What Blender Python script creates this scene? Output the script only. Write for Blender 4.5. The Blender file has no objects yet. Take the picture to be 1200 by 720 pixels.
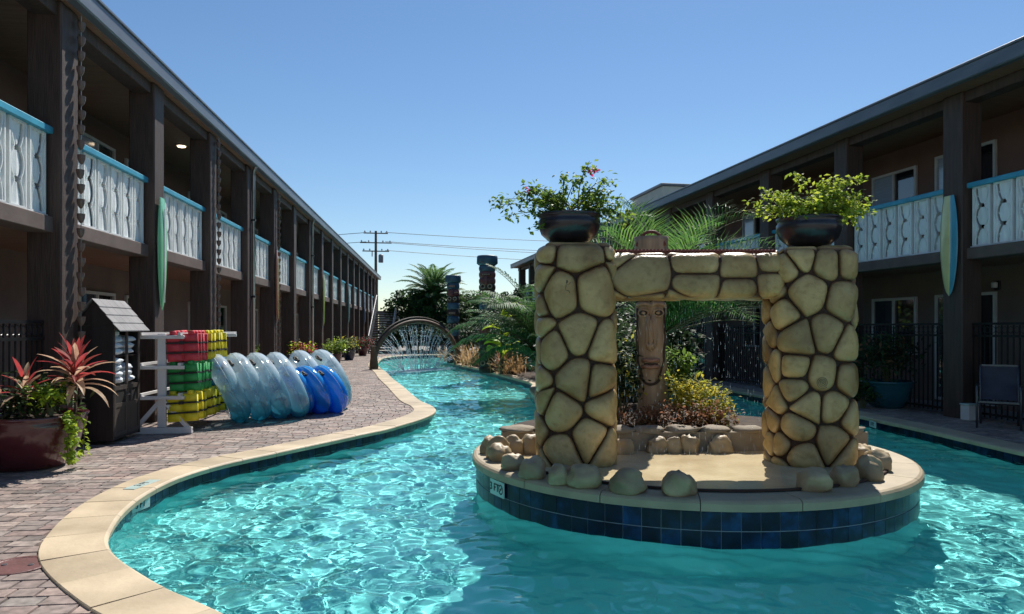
import bpy, math, random
import numpy as np
from mathutils import Vector, Matrix, noise
from mathutils.geometry import tessellate_polygon
R = math.radians
sc = bpy.context.scene
col = sc.collection
rng = random.Random(7)

# ------------------------------------------------------------ camera, sky, sun, exposure
EYE = 1.6
F = 840.0                                   # focal length in photo pixels (photo 1200 x 720)
cam_d = bpy.data.cameras.new('camera')
cam = bpy.data.objects.new('camera', cam_d); col.objects.link(cam); sc.camera = cam
cam.location = (0, 0, EYE); cam.rotation_euler = (R(90), 0, 0)
cam_d.sensor_width = 36; cam_d.lens = 36 * F / 1200
cam_d.shift_y = 25 / 1200; cam_d.clip_end = 6000; cam_d.clip_start = 0.05

SUN_AZ, SUN_EL = 18.0, 51.0                 # azimuth clockwise from +Y
w = bpy.data.worlds.new('World'); sc.world = w; w.use_nodes = True
nt = w.node_tree; nt.nodes.clear()
sky = nt.nodes.new('ShaderNodeTexSky'); sky.sky_type = 'NISHITA'; sky.sun_disc = False
sky.sun_elevation = R(SUN_EL); sky.sun_rotation = R(SUN_AZ)
sky.air_density = 1.0; sky.dust_density = 0.1; sky.ozone_density = 2.5
bg = nt.nodes.new('ShaderNodeBackground'); bg.inputs['Strength'].default_value = 0.071
wo = nt.nodes.new('ShaderNodeOutputWorld')
hs = nt.nodes.new('ShaderNodeHueSaturation'); hs.inputs['Saturation'].default_value = 1.14
nt.links.new(sky.outputs[0], hs.inputs['Color']); nt.links.new(hs.outputs[0], bg.inputs[0]); nt.links.new(bg.outputs[0], wo.inputs[0])
sun_d = bpy.data.lights.new('sun', 'SUN'); sun_d.energy = 4.0; sun_d.angle = R(0.53); sun_d.color = (1, .95, .87)
sun = bpy.data.objects.new('sun', sun_d); col.objects.link(sun)
sd = Vector((math.sin(R(SUN_AZ)) * math.cos(R(SUN_EL)), math.cos(R(SUN_AZ)) * math.cos(R(SUN_EL)), math.sin(R(SUN_EL))))
sun.rotation_euler = sd.to_track_quat('Z', 'Y').to_euler(); sun.location = sd * 60
sc.view_settings.view_transform = 'Standard'; sc.view_settings.look = 'None'
sc.view_settings.gamma = 1; sc.view_settings.exposure = 0.66
sc.cycles.use_denoising = True
sc.cycles.max_bounces = 10; sc.cycles.transparent_max_bounces = 16
sc.cycles.sample_clamp_indirect = 6

# ------------------------------------------------------------ helpers
def at(px, py, Y):                          # point at depth Y seen at a photo pixel
    return Vector(((px - 600) / F * Y, Y, EYE + (385 - py) / F * Y))
def gnd(px, py, z=0.0):
    Y = F * (EYE - z) / (py - 385)
    return Vector(((px - 600) / F * Y, Y, z))

def tag(o, label=None, cat=None, group=None, kind=None):
    if label: o['label'] = label
    if cat: o['category'] = cat
    if group: o['group'] = group
    if kind: o['kind'] = kind
    return o
def thing(name, label, cat, loc=(0, 0, 0), rz=0.0, group=None, rx=0, ry=0):
    o = bpy.data.objects.new(name, None); col.objects.link(o)
    o.location = loc; o.rotation_euler = (rx, ry, rz)
    o.empty_display_size = .1
    return tag(o, label, cat, group)
def link(name, me, parent=None, loc=None, rot=None):
    o = bpy.data.objects.new(name, me); col.objects.link(o)
    if parent is not None: o.parent = parent
    if loc is not None: o.location = loc
    if rot is not None: o.rotation_euler = rot
    return o
def dup(root, loc=None, rz=None, label=None):
    def cp(o, parent):
        c = o.copy(); col.objects.link(c); c.parent = parent
        for ch in kids.get(o.name, []): cp(ch, c)
        return c
    kids = {}
    stack = [root]
    while stack:
        q = stack.pop(); kids[q.name] = list(q.children); stack += kids[q.name]
    r = cp(root, None)
    if loc is not None: r.location = loc
    if rz is not None: r.rotation_euler.z = rz
    if label: r['label'] = label
    return r

class MB:
    def __init__(s): s.v = []; s.f = []
    def add(s, vs, fs):
        n = len(s.v); s.v += [tuple(p) for p in vs]; s.f += [tuple(i + n for i in f) for f in fs]; return s
    def box(s, x0, x1, y0, y1, z0, z1):
        return s.add([(x0,y0,z0),(x1,y0,z0),(x1,y1,z0),(x0,y1,z0),(x0,y0,z1),(x1,y0,z1),(x1,y1,z1),(x0,y1,z1)],
                     [(0,3,2,1),(4,5,6,7),(0,1,5,4),(1,2,6,5),(2,3,7,6),(3,0,4,7)])
    def bbox(s, x0, x1, y0, y1, z0, z1, b=.01):      # box with chamfered edges
        if x0 > x1: x0, x1 = x1, x0
        if y0 > y1: y0, y1 = y1, y0
        P, Fc = [], []
        def ring(z, i):
            return [(x0+i+b*0, y0+i+b, z), (x0+i+b, y0+i, z), (x1-i-b, y0+i, z), (x1-i, y0+i+b, z), (x1-i, y1-i-b, z), (x1-i-b, y1-i, z), (x0+i+b, y1-i, z), (x0+i, y1-i-b, z)]
        P = ring(z0, b) + ring(z0+b, 0) + ring(z1-b, 0) + ring(z1, b)
        Fc = [tuple(range(7, -1, -1)), tuple(range(24, 32))]
        for k in range(3):
            for i in range(8):
                j = (i+1) % 8; Fc.append((k*8+i, k*8+j, (k+1)*8+j, (k+1)*8+i))
        return s.add(P, Fc)
    def bar(s, a, b, wd, ht=None, up=(0,0,1)):        # rectangular bar from a to b
        a = Vector(a); b = Vector(b); ht = ht or wd; d = (b-a).normalized(); u = Vector(up)
        if abs(d.dot(u)) > .98: u = Vector((1,0,0))
        x = d.cross(u).normalized(); y = x.cross(d).normalized()
        q = [(-1,-1),(1,-1),(1,1),(-1,1)]
        vs = [a + x*i*wd/2 + y*j*ht/2 for i,j in q] + [b + x*i*wd/2 + y*j*ht/2 for i,j in q]
        return s.add(vs, [(3,2,1,0),(4,5,6,7),(0,1,5,4),(1,2,6,5),(2,3,7,6),(3,0,4,7)])
    def tube(s, pts, rad, n=8, cap=True):
        pts = [Vector(p) for p in pts]; m = len(pts)
        rad = rad if hasattr(rad, '__len__') else [rad]*m
        vs = []; prev = None
        for i, p in enumerate(pts):
            d = (pts[min(i+1,m-1)] - pts[max(i-1,0)]).normalized()
            if prev is None:
                u = Vector((0,0,1)) if abs(d.z) < .9 else Vector((1,0,0)); x = d.cross(u).normalized()
            else: x = (prev - d*prev.dot(d)).normalized()
            prev = x; y = d.cross(x)
            for k in range(n):
                a = 2*math.pi*k/n; vs.append(p + (x*math.cos(a) + y*math.sin(a))*rad[i])
        fs = [(i*n+k, i*n+(k+1)%n, (i+1)*n+(k+1)%n, (i+1)*n+k) for i in range(m-1) for k in range(n)]
        if cap: fs += [tuple(range(n-1,-1,-1)), tuple(range((m-1)*n, m*n))]
        return s.add(vs, fs)
    def lathe(s, prof, n=24, c=(0,0,0), cap=True, wob=0):
        vs = []; m = len(prof)
        for r, z in prof:
            for k in range(n):
                a = 2*math.pi*k/n; q = r*(1+wob*math.sin(a*3+z*4)); vs.append((c[0]+q*math.cos(a), c[1]+q*math.sin(a), c[2]+z))
        fs = [(i*n+k, i*n+(k+1)%n, (i+1)*n+(k+1)%n, (i+1)*n+k) for i in range(m-1) for k in range(n)]
        if cap: fs += [tuple(range(n-1,-1,-1)), tuple(range((m-1)*n, m*n))]
        return s.add(vs, fs)
    def torus(s, R_, r, n=32, m=12, sx=1.0, c=(0,0,0)):
        vs = []
        for i in range(n):
            a = 2*math.pi*i/n
            for j in range(m):
                b = 2*math.pi*j/m; q = R_ + r*math.cos(b); vs.append((c[0]+q*math.cos(a)*sx, c[1]+q*math.sin(a), c[2]+r*math.sin(b)))
        return s.add(vs, [(i*m+j, ((i+1)%n)*m+j, ((i+1)%n)*m+(j+1)%m, i*m+(j+1)%m) for i in range(n) for j in range(m)])
    def prism(s, poly, z0, z1):
        n = len(poly); vs = [(x,y,z0) for x,y in poly] + [(x,y,z1) for x,y in poly]
        return s.add(vs, [tuple(range(n-1,-1,-1)), tuple(range(n,2*n))] + [(i,(i+1)%n,n+(i+1)%n,n+i) for i in range(n)])
    def leaf(s, p, d, up, L, W, bend=.3):             # a folded two-segment leaf of four triangles
        d = Vector(d).normalized(); side = d.cross(Vector(up))
        if side.length < 1e-3: side = Vector((1,0,0))
        side.normalize(); nrm = side.cross(d); p = Vector(p)
        m = p + d*L*.5 + nrm*L*.06; e = p + (d - Vector((0,0,bend))).normalized()*L
        return s.add([p, m+side*W/2-nrm*W*.12, m, m-side*W/2-nrm*W*.12, e], [(0,1,2),(0,2,3),(1,4,2),(2,4,3)])
    def blob(s, c, rx, ry, rz, seed=0, n=14, m=9, rough=.12, flat=True, sq=1.0):
        vs = []
        for i in range(1, m):
            t = math.pi*i/m
            for k in range(n):
                a = 2*math.pi*k/n
                p = Vector((math.sin(t)*math.cos(a), math.sin(t)*math.sin(a), math.cos(t)))
                q = 1 + rough*noise.noise(p*1.3 + Vector((seed*3.1, seed*1.7, seed))) + rough*.4*noise.noise(p*3 + Vector((seed, 5, 2)))
                if sq != 1.0: p = Vector(tuple(math.copysign(abs(w_)**sq, w_) for w_ in p))*.93
                z = p.z*q
                if flat and z < -.5: z = -.5 - (-.5 - z)*.2
                vs.append((c[0]+p.x*q*rx, c[1]+p.y*q*ry, c[2]+z*rz))
        vs += [(c[0], c[1], c[2]+rz), (c[0], c[1], c[2]-rz*.55 if flat else c[2]-rz)]
        T = len(vs)-2
        fs = [((i)*n+k, (i+1)*n+k, (i+1)*n+(k+1)%n, i*n+(k+1)%n) for i in range(m-2) for k in range(n)]
        fs += [(T, k, (k+1)%n) for k in range(n)] + [(T+1, (m-2)*n+(k+1)%n, (m-2)*n+k) for k in range(n)]
        return s.add(vs, fs)
    def mesh(s, name, m, smooth=False):
        me = bpy.data.meshes.new(name); me.from_pydata(s.v, [], s.f)
        if m is not None: me.materials.append(m)
        if smooth: me.polygons.foreach_set('use_smooth', [True]*len(me.polygons))
        me.update(); return me
    def build(s, name, m, parent=None, smooth=False, **k):
        return link(name, s.mesh(name, m, smooth), parent, **k)

def sharp(o, ang=35):
    o.data.set_sharp_from_angle(angle=R(ang)); return o

# ------------------------------------------------------------ materials
def newmat(name):
    m = bpy.data.materials.new(name); m.use_nodes = True
    t = m.node_tree; b = t.nodes['Principled BSDF']; return m, t, b
def mat(name, c1, c2=None, rough=.7, scale=4.0, detail=5, bump=.0, bscale=None, metal=0, spec=.5, stretch=(1,1,1), objvar=0.0, sss=0, coat=0, space='Object'):
    m, t, b = newmat(name); N = t.nodes; L = t.links
    tc = N.new('ShaderNodeTexCoord'); mp = N.new('ShaderNodeMapping'); mp.inputs['Scale'].default_value = stretch
    if space == 'World':
        g = N.new('ShaderNodeNewGeometry'); L.new(g.outputs['Position'], mp.inputs['Vector'])
    else: L.new(tc.outputs['Object'], mp.inputs['Vector'])
    nz = N.new('ShaderNodeTexNoise'); nz.inputs['Scale'].default_value = scale; nz.inputs['Detail'].default_value = detail
    L.new(mp.outputs[0], nz.inputs['Vector'])
    cr = N.new('ShaderNodeValToRGB'); cr.color_ramp.elements[0].position = .32; cr.color_ramp.elements[1].position = .68
    c2 = c2 or tuple(x*.7 for x in c1)
    cr.color_ramp.elements[0].color = (*c2, 1); cr.color_ramp.elements[1].color = (*c1, 1)
    L.new(nz.outputs['Fac'], cr.inputs[0]); out = cr.outputs[0]
    if objvar:
        oi = N.new('ShaderNodeObjectInfo'); h = N.new('ShaderNodeHueSaturation')
        mr = N.new('ShaderNodeMapRange'); mr.inputs['To Min'].default_value = 1-objvar; mr.inputs['To Max'].default_value = 1+objvar
        L.new(oi.outputs['Random'], mr.inputs['Value']); L.new(mr.outputs[0], h.inputs['Value']); L.new(out, h.inputs['Color']); out = h.outputs[0]
    L.new(out, b.inputs['Base Color'])
    b.inputs['Roughness'].default_value = rough; b.inputs['Metallic'].default_value = metal
    b.inputs['Specular IOR Level'].default_value = spec
    if coat: b.inputs['Coat Weight'].default_value = coat; b.inputs['Coat Roughness'].default_value = .08
    if bump:
        n2 = N.new('ShaderNodeTexNoise'); n2.inputs['Scale'].default_value = bscale or scale*6; n2.inputs['Detail'].default_value = 4
        L.new(mp.outputs[0], n2.inputs['Vector'])
        bp = N.new('ShaderNodeBump'); bp.inputs['Strength'].default_value = bump; bp.inputs['Distance'].default_value = .01
        L.new(n2.outputs['Fac'], bp.inputs['Height']); L.new(bp.outputs[0], b.inputs['Normal'])
    return m
def leafmat(name, c1, c2, trans=.45, scale=9, rough=.5):
    m, t, b = newmat(name); N = t.nodes; L = t.links
    g = N.new('ShaderNodeNewGeometry'); nz = N.new('ShaderNodeTexNoise'); nz.inputs['Scale'].default_value = scale
    L.new(g.outputs['Position'], nz.inputs['Vector'])
    mx = N.new('ShaderNodeMix'); mx.data_type = 'FLOAT'
    ad = N.new('ShaderNodeMath'); ad.operation = 'ADD'; ad.inputs[1].default_value = -.25
    rr = N.new('ShaderNodeMath'); rr.operation = 'MULTIPLY'; rr.inputs[1].default_value = .6
    L.new(g.outputs['Random Per Island'], rr.inputs[0]); L.new(rr.outputs[0], ad.inputs[0])
    a2 = N.new('ShaderNodeMath'); a2.operation = 'ADD'; a2.use_clamp = True
    L.new(nz.outputs['Fac'], a2.inputs[0]); L.new(ad.outputs[0], a2.inputs[1])
    cr = N.new('ShaderNodeValToRGB'); cr.color_ramp.elements[0].position = .25; cr.color_ramp.elements[1].position = .8
    cr.color_ramp.elements[0].color = (*c2, 1); cr.color_ramp.elements[1].color = (*c1, 1)
    L.new(a2.outputs[0], cr.inputs[0]); L.new(cr.outputs[0], b.inputs['Base Color']); b.inputs['Roughness'].default_value = rough; b.inputs['Specular IOR Level'].default_value = .2
    tr = N.new('ShaderNodeBsdfTranslucent')
    hs = N.new('ShaderNodeHueSaturation'); hs.inputs['Hue'].default_value = .485; hs.inputs['Value'].default_value = 1.5
    L.new(cr.outputs[0], hs.inputs['Color']); L.new(hs.outputs[0], tr.inputs['Color'])
    mi = N.new('ShaderNodeMixShader'); mi.inputs[0].default_value = trans
    L.new(b.outputs[0], mi.inputs[1]); L.new(tr.outputs[0], mi.inputs[2]); L.new(mi.outputs[0], N['Material Output'].inputs[0])
    N.remove(mx); return m

M = {}
M['post'] = mat('post_wood', (.082,.05,.039), (.045,.028,.022), .65, 2.5, 6, .8, 9, stretch=(6,6,.6))
M['wall'] = mat('stucco_brown', (.225,.125,.092), (.18,.10,.074), .9, 1.3, 6, .35, 60)
M['wall_low'] = mat('stucco_dark', (.20,.145,.12), (.155,.11,.092), .9, 1.3, 6, .35, 60)
M['soffit'] = mat('soffit_boards', (.26,.135,.085), (.19,.10,.062), .7, 3, 5, .3, stretch=(.4,6,1))
M['fascia'] = mat('gutter_metal', (.15,.17,.20), (.10,.115,.14), .45, 3, 4, .1, metal=.2, stretch=(1,.3,1))
M['roof'] = mat('roof_membrane', (.25,.27,.28), (.18,.2,.21), .8, 2, 5, .3)
M['rooftop'] = mat('rooftop_panel', (.42,.45,.40), (.33,.36,.32), .7, 1.5, 4, .1)
M['slab'] = mat('slab_paint', (.14,.10,.085), (.10,.07,.06), .8, 3, 5, .2)
M['block'] = mat('breeze_white', (.84,.86,.84), (.74,.77,.76), .7, 5, 6, .3, 40, objvar=.06)
M['cap'] = mat('rail_cap_blue', (.05,.36,.50), (.035,.26,.38), .45, 3, 4, .1)
M['frame'] = mat('window_frame_white', (.6,.59,.56), (.5,.49,.47), .5, 4, 3)
M['metal_black'] = mat('metal_black', (.02,.02,.022), (.012,.012,.013), .4, 6, 3, .05, metal=.3)
M['walk'] = mat('walkway_concrete', (.30,.28,.27), (.22,.205,.2), .85, 2, 6, .3, space='World')
M['ground'] = mat('ground', (.30,.27,.24), (.22,.2,.18), .9, .6, 6, .3, space='World')
M['coping'] = mat('coping_stone', (.57,.46,.31), (.38,.30,.195), .6, 1.8, 9, .35, 22, objvar=.09, space='World')
M['rim'] = mat('island_rim', (.42,.34,.22), (.31,.25,.16), .55, 3.2, 7, .3, 22, objvar=.05, space='World')
M['mortar'] = mat('stone_mortar', (.055,.025,.012), (.03,.014,.008), .8, 8, 5, .4)
M['rock'] = mat('rock_tan', (.42,.32,.18), (.22,.155,.085), .5, 4, 7, .8, 14, objvar=.12, space='World')
M['sand'] = mat('platform_sand', (.70,.58,.36), (.50,.39,.22), .2, 2.0, 7, .35, 26, spec=.6, space='World')
M['soil'] = mat('planter_soil', (.07,.045,.03), (.035,.024,.018), .95, 5, 6, 1, 30, space='World')
M['planter_wall'] = mat('planter_wall', (.30,.25,.18), (.21,.17,.12), .8, 4, 6, .6, 25, space='World')
M['maroon'] = mat('glaze_maroon', (.105,.022,.026), (.06,.013,.018), .22, 2.2, 5, .15, 10, coat=.6)
M['bowl'] = mat('glaze_black', (.010,.009,.012), (.022,.016,.022), .3, 5, 5, .25, 12, coat=.15)
M['teal'] = mat('glaze_teal', (.02,.12,.15), (.015,.07,.10), .25, 2.5, 5, .1, coat=.5)
M['navy'] = mat('glaze_navy', (.015,.03,.07), (.01,.02,.04), .25, 2.5, 5, .1, coat=.5)
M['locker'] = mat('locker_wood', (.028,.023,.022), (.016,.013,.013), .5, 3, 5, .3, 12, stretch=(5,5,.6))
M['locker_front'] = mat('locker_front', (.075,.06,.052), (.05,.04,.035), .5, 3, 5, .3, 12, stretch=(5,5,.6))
M['shingle'] = mat('locker_shingle', (.22,.215,.22), (.16,.155,.16), .7, 5, 5, .3, objvar=.05)
M['towel'] = mat('towel', (.75,.78,.80), (.6,.66,.70), .95, 6, 4, .6, 60)
M['white'] = mat('white_paint', (.74,.73,.72), (.62,.6,.59), .5, 3, 5, .15)
M['bark'] = mat('bark', (.13,.09,.06), (.07,.048,.032), .9, 5, 6, 1, 14, stretch=(1,1,3))
M['stem'] = mat('stem', (.12,.13,.05), (.08,.07,.03), .7, 8, 3)
M['tiki'] = mat('tiki_wood', (.40,.30,.21), (.25,.175,.12), .6, 3, 6, .6, 12, stretch=(5,5,.7))
M['tiki_dark'] = mat('tiki_dark', (.05,.032,.022), (.03,.02,.014), .7, 3, 5, .4)
M['lip'] = mat('tiki_lip', (.33,.19,.14), (.24,.13,.10), .5, 5, 4, .3)
M['blue'] = mat('totem_blue', (.05,.12,.17), (.03,.07,.11), .5, 5, 4, .3)
M['red'] = mat('totem_red', (.19,.065,.06), (.11,.045,.045), .5, 5, 4, .3)
M['black'] = mat('strap_black', (.012,.012,.012), (.02,.02,.02), .6, 5, 3)
M['steel'] = mat('steel', (.45,.45,.46), (.35,.35,.36), .35, 5, 3, metal=.9)
M['chair'] = mat('chair_metal', (.13,.13,.14), (.09,.09,.10), .4, 5, 3, metal=.6)
M['rust'] = mat('arch_wood', (.16,.09,.05), (.09,.05,.03), .6, 5, 5, .5)
M['red_trim'] = mat('red_trim', (.22,.06,.04), (.13,.04,.03), .6, 14, 4, .5)
M['hull'] = mat('mesh_fabric', (.055,.055,.085), (.04,.04,.06), .8, 5, 3, .2)
def vest(c): return mat('vest', c, tuple(x*.75 for x in c), .55, 8, 4, .3, 25, objvar=.1)
M['v_red'] = vest((.62,.05,.07)); M['v_yellow'] = vest((.78,.66,.02)); M['v_green'] = vest((.03,.36,.09)); M['v_blue'] = vest((.05,.33,.68))
M['lf_palm'] = leafmat('palm_leaf', (.13,.27,.06), (.045,.13,.04), .45)
M['lf_date'] = leafmat('date_leaf', (.13,.24,.08), (.05,.12,.045), .4)
M['lf_boug'] = leafmat('bougainvillea_leaf', (.17,.27,.04), (.06,.13,.03), .5)
M['lf_yellow'] = leafmat('croton_leaf', (.50,.44,.05), (.20,.26,.04), .5)
M['lf_tree'] = leafmat('tree_leaf', (.07,.14,.035), (.02,.05,.02), .35, 2)
M['lf_dark'] = leafmat('shrub_leaf', (.05,.09,.035), (.015,.03,.015), .3)
M['lf_lime'] = leafmat('lime_leaf', (.38,.50,.04), (.20,.32,.03), .5)
M['lf_red'] = leafmat('ti_leaf', (.42,.09,.055), (.16,.03,.04), .45)
M['lf_cream'] = leafmat('striped_leaf', (.62,.48,.30), (.35,.20,.14), .4)
M['lf_dry'] = leafmat('dry_grass', (.42,.29,.13), (.22,.15,.07), .4)
M['lf_brown'] = leafmat('bronze_leaf', (.30,.15,.08), (.12,.08,.04), .4)
M['lf_areca'] = leafmat('areca_leaf', (.075,.17,.045), (.025,.075,.03), .4)
M['chain'] = mat('chain_copper', (.17,.115,.095), (.09,.06,.05), .5, 6, 4)
M['flower'] = leafmat('flower_pink', (.65,.10,.22), (.45,.08,.14), .4)

def glass_mat(name, c, rough=.03):
    m, t, b = newmat(name); b.inputs['Base Color'].default_value = (*c, 1); b.inputs['Roughness'].default_value = rough
    b.inputs['Specular IOR Level'].default_value = 1.0; b.inputs['Coat Weight'].default_value = 1
    return m
M['pane'] = glass_mat('window_pane', (.04,.055,.07))
M['pane_blind'] = mat('window_blind', (.40,.47,.56), (.34,.40,.48), .12, 3, 3, stretch=(1,1,12), coat=1)
M['pane_dark'] = glass_mat('window_pane_dark', (.015,.016,.02))
def emis(name, c, s):
    m, t, b = newmat(name); b.inputs['Base Color'].default_value = (*c,1)
    b.inputs['Emission Color'].default_value = (*c,1); b.inputs['Emission Strength'].default_value = s; return m
M['lamp'] = emis('lamp_glow', (1,.45,.15), 2.2)
M['lamp_w'] = emis('lamp_white', (1,.75,.5), 2.5)

# faux rock, with veins of darker wash and faint blotches
def rockface():
    m, t, b = newmat('faux_rock'); N, L = t.nodes, t.links
    g = N.new('ShaderNodeNewGeometry')
    n1 = N.new('ShaderNodeTexNoise'); n1.inputs['Scale'].default_value = 2.6; n1.inputs['Detail'].default_value = 8; n1.inputs['Distortion'].default_value = .6
    n2 = N.new('ShaderNodeTexNoise'); n2.inputs['Scale'].default_value = 16; n2.inputs['Detail'].default_value = 6
    L.new(g.outputs['Position'], n1.inputs['Vector']); L.new(g.outputs['Position'], n2.inputs['Vector'])
    cr = N.new('ShaderNodeValToRGB'); e = cr.color_ramp.elements
    e[0].position = .3; e[0].color = (.30,.185,.065,1); e[1].position = .7; e[1].color = (.58,.415,.18,1)
    k = e.new(.5); k.color = (.455,.315,.125,1)
    L.new(n1.outputs['Fac'], cr.inputs[0])
    c2 = N.new('ShaderNodeValToRGB'); c2.color_ramp.elements[0].position = .30; c2.color_ramp.elements[0].color = (.62,.55,.45,1)
    c2.color_ramp.elements[1].position = .5; c2.color_ramp.elements[1].color = (1,1,1,1)
    L.new(n2.outputs['Fac'], c2.inputs[0])
    mx = N.new('ShaderNodeMix'); mx.data_type = 'RGBA'; mx.blend_type = 'MULTIPLY'; mx.inputs[0].default_value = .6
    L.new(cr.outputs[0], mx.inputs[6]); L.new(c2.outputs[0], mx.inputs[7])
    oi = N.new('ShaderNodeObjectInfo'); h = N.new('ShaderNodeHueSaturation'); mr = N.new('ShaderNodeMapRange')
    mr.inputs['To Min'].default_value = .72; mr.inputs['To Max'].default_value = 1.18
    L.new(oi.outputs['Random'], mr.inputs[0]); L.new(mr.outputs[0], h.inputs['Value']); L.new(mx.outputs[2], h.inputs['Color'])
    # brown paint wash along the border of each stone (a painted edge, stored in the mesh)
    at_ = N.new('ShaderNodeAttribute'); at_.attribute_name = 'edge'
    m2 = N.new('ShaderNodeMix'); m2.data_type = 'RGBA'; m2.inputs[7].default_value = (.13,.06,.028,1)
    L.new(at_.outputs['Fac'], m2.inputs[0]); L.new(h.outputs[0], m2.inputs[6])
    L.new(m2.outputs[2], b.inputs['Base Color']); b.inputs['Roughness'].default_value = .36
    bp = N.new('ShaderNodeBump'); bp.inputs['Strength'].default_value = .45; bp.inputs['Distance'].default_value = .02
    ad = N.new('ShaderNodeMath'); ad.operation = 'ADD'; L.new(n1.outputs['Fac'], ad.inputs[0]); L.new(n2.outputs['Fac'], ad.inputs[1])
    n4 = N.new('ShaderNodeTexNoise'); n4.inputs['Scale'].default_value = 70; n4.inputs['Detail'].default_value = 5; L.new(g.outputs['Position'], n4.inputs['Vector'])
    a3 = N.new('ShaderNodeMath'); a3.operation = 'MULTIPLY_ADD'; a3.inputs[1].default_value = .35; L.new(n4.outputs['Fac'], a3.inputs[0]); L.new(ad.outputs[0], a3.inputs[2])
    L.new(a3.outputs[0], bp.inputs['Height']); L.new(bp.outputs[0], b.inputs['Normal'])
    return m
M['faux'] = rockface()

def paver_mat():
    m, t, b = newmat('paver'); N, L = t.nodes, t.links
    g = N.new('ShaderNodeNewGeometry'); oi = N.new('ShaderNodeObjectInfo')
    ad = N.new('ShaderNodeMath'); ad.operation = 'ADD'; L.new(g.outputs['Random Per Island'], ad.inputs[0]); L.new(oi.outputs['Random'], ad.inputs[1])
    fr = N.new('ShaderNodeMath'); fr.operation = 'FRACT'; L.new(ad.outputs[0], fr.inputs[0])
    cr = N.new('ShaderNodeValToRGB'); e = cr.color_ramp.elements; cr.color_ramp.interpolation = 'LINEAR'
    e[0].position = 0; e[0].color = (.17,.14,.125,1); e[1].position = 1; e[1].color = (.33,.24,.20,1)
    for p, c in ((.2,(.26,.20,.175)),(.35,(.20,.175,.16)),(.5,(.32,.24,.205)),(.62,(.27,.235,.21)),(.8,(.235,.165,.145)),(.9,(.36,.30,.26))):
        q = e.new(p); q.color = (*c,1)
    L.new(fr.outputs[0], cr.inputs[0])
    nz = N.new('ShaderNodeTexNoise'); nz.inputs['Scale'].default_value = 14; nz.inputs['Detail'].default_value = 7; L.new(g.outputs['Position'], nz.inputs['Vector'])
    n3 = N.new('ShaderNodeTexNoise'); n3.inputs['Scale'].default_value = .8; n3.inputs['Detail'].default_value = 4; L.new(g.outputs['Position'], n3.inputs['Vector'])
    mr = N.new('ShaderNodeMapRange'); mr.inputs['To Min'].default_value = .6; mr.inputs['To Max'].default_value = 1.35; mr.inputs[1].default_value = .3; mr.inputs[2].default_value = .7
    L.new(nz.outputs['Fac'], mr.inputs[0])
    m3 = N.new('ShaderNodeMapRange'); m3.inputs['To Min'].default_value = .8; m3.inputs['To Max'].default_value = 1.2; m3.inputs[1].default_value = .3; m3.inputs[2].default_value = .7
    L.new(n3.outputs['Fac'], m3.inputs[0])
    mu = N.new('ShaderNodeMath'); mu.operation = 'MULTIPLY'; L.new(mr.outputs[0], mu.inputs[0]); L.new(m3.outputs[0], mu.inputs[1])
    h = N.new('ShaderNodeHueSaturation'); L.new(cr.outputs[0], h.inputs['Color']); L.new(mu.outputs[0], h.inputs['Value'])
    L.new(h.outputs[0], b.inputs['Base Color']); b.inputs['Roughness'].default_value = .75
    bp = N.new('ShaderNodeBump'); bp.inputs['Strength'].default_value = .5; bp.inputs['Distance'].default_value = .006
    L.new(nz.outputs['Fac'], bp.inputs['Height']); L.new(bp.outputs[0], b.inputs['Normal'])
    return m
M['paver'] = paver_mat()

def tile_mat():
    m, t, b = newmat('blue_tile'); N, L = t.nodes, t.links
    g = N.new('ShaderNodeNewGeometry'); oi = N.new('ShaderNodeObjectInfo')
    nz = N.new('ShaderNodeTexNoise'); nz.inputs['Scale'].default_value = 9; nz.inputs['Detail'].default_value = 6; L.new(g.outputs['Position'], nz.inputs['Vector'])
    ad = N.new('ShaderNodeMath'); ad.operation = 'ADD'; L.new(g.outputs['Random Per Island'], ad.inputs[0]); L.new(oi.outputs['Random'], ad.inputs[1])
    fr = N.new('ShaderNodeMath'); fr.operation = 'FRACT'; L.new(ad.outputs[0], fr.inputs[0])
    mu = N.new('ShaderNodeMath'); mu.operation = 'MULTIPLY'; mu.inputs[1].default_value = .28; L.new(fr.outputs[0], mu.inputs[0])
    a2 = N.new('ShaderNodeMath'); a2.operation = 'ADD'; L.new(mu.outputs[0], a2.inputs[0]); L.new(nz.outputs['Fac'], a2.inputs[1])
    cr = N.new('ShaderNodeValToRGB'); e = cr.color_ramp.elements
    e[0].position = .42; e[0].color = (.002,.004,.012,1); e[1].position = 1; e[1].color = (.012,.06,.17,1); q = e.new(.66); q.color = (.003,.011,.036,1)
    L.new(a2.outputs[0], cr.inputs[0]); L.new(cr.outputs[0], b.inputs['Base Color'])
    b.inputs['Roughness'].default_value = .3; b.inputs['Specular IOR Level'].default_value = .25
    return m
M['tile'] = tile_mat()
M['grout'] = mat('tile_grout', (.34,.38,.42), (.24,.27,.30), .8, 8, 4)

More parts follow.
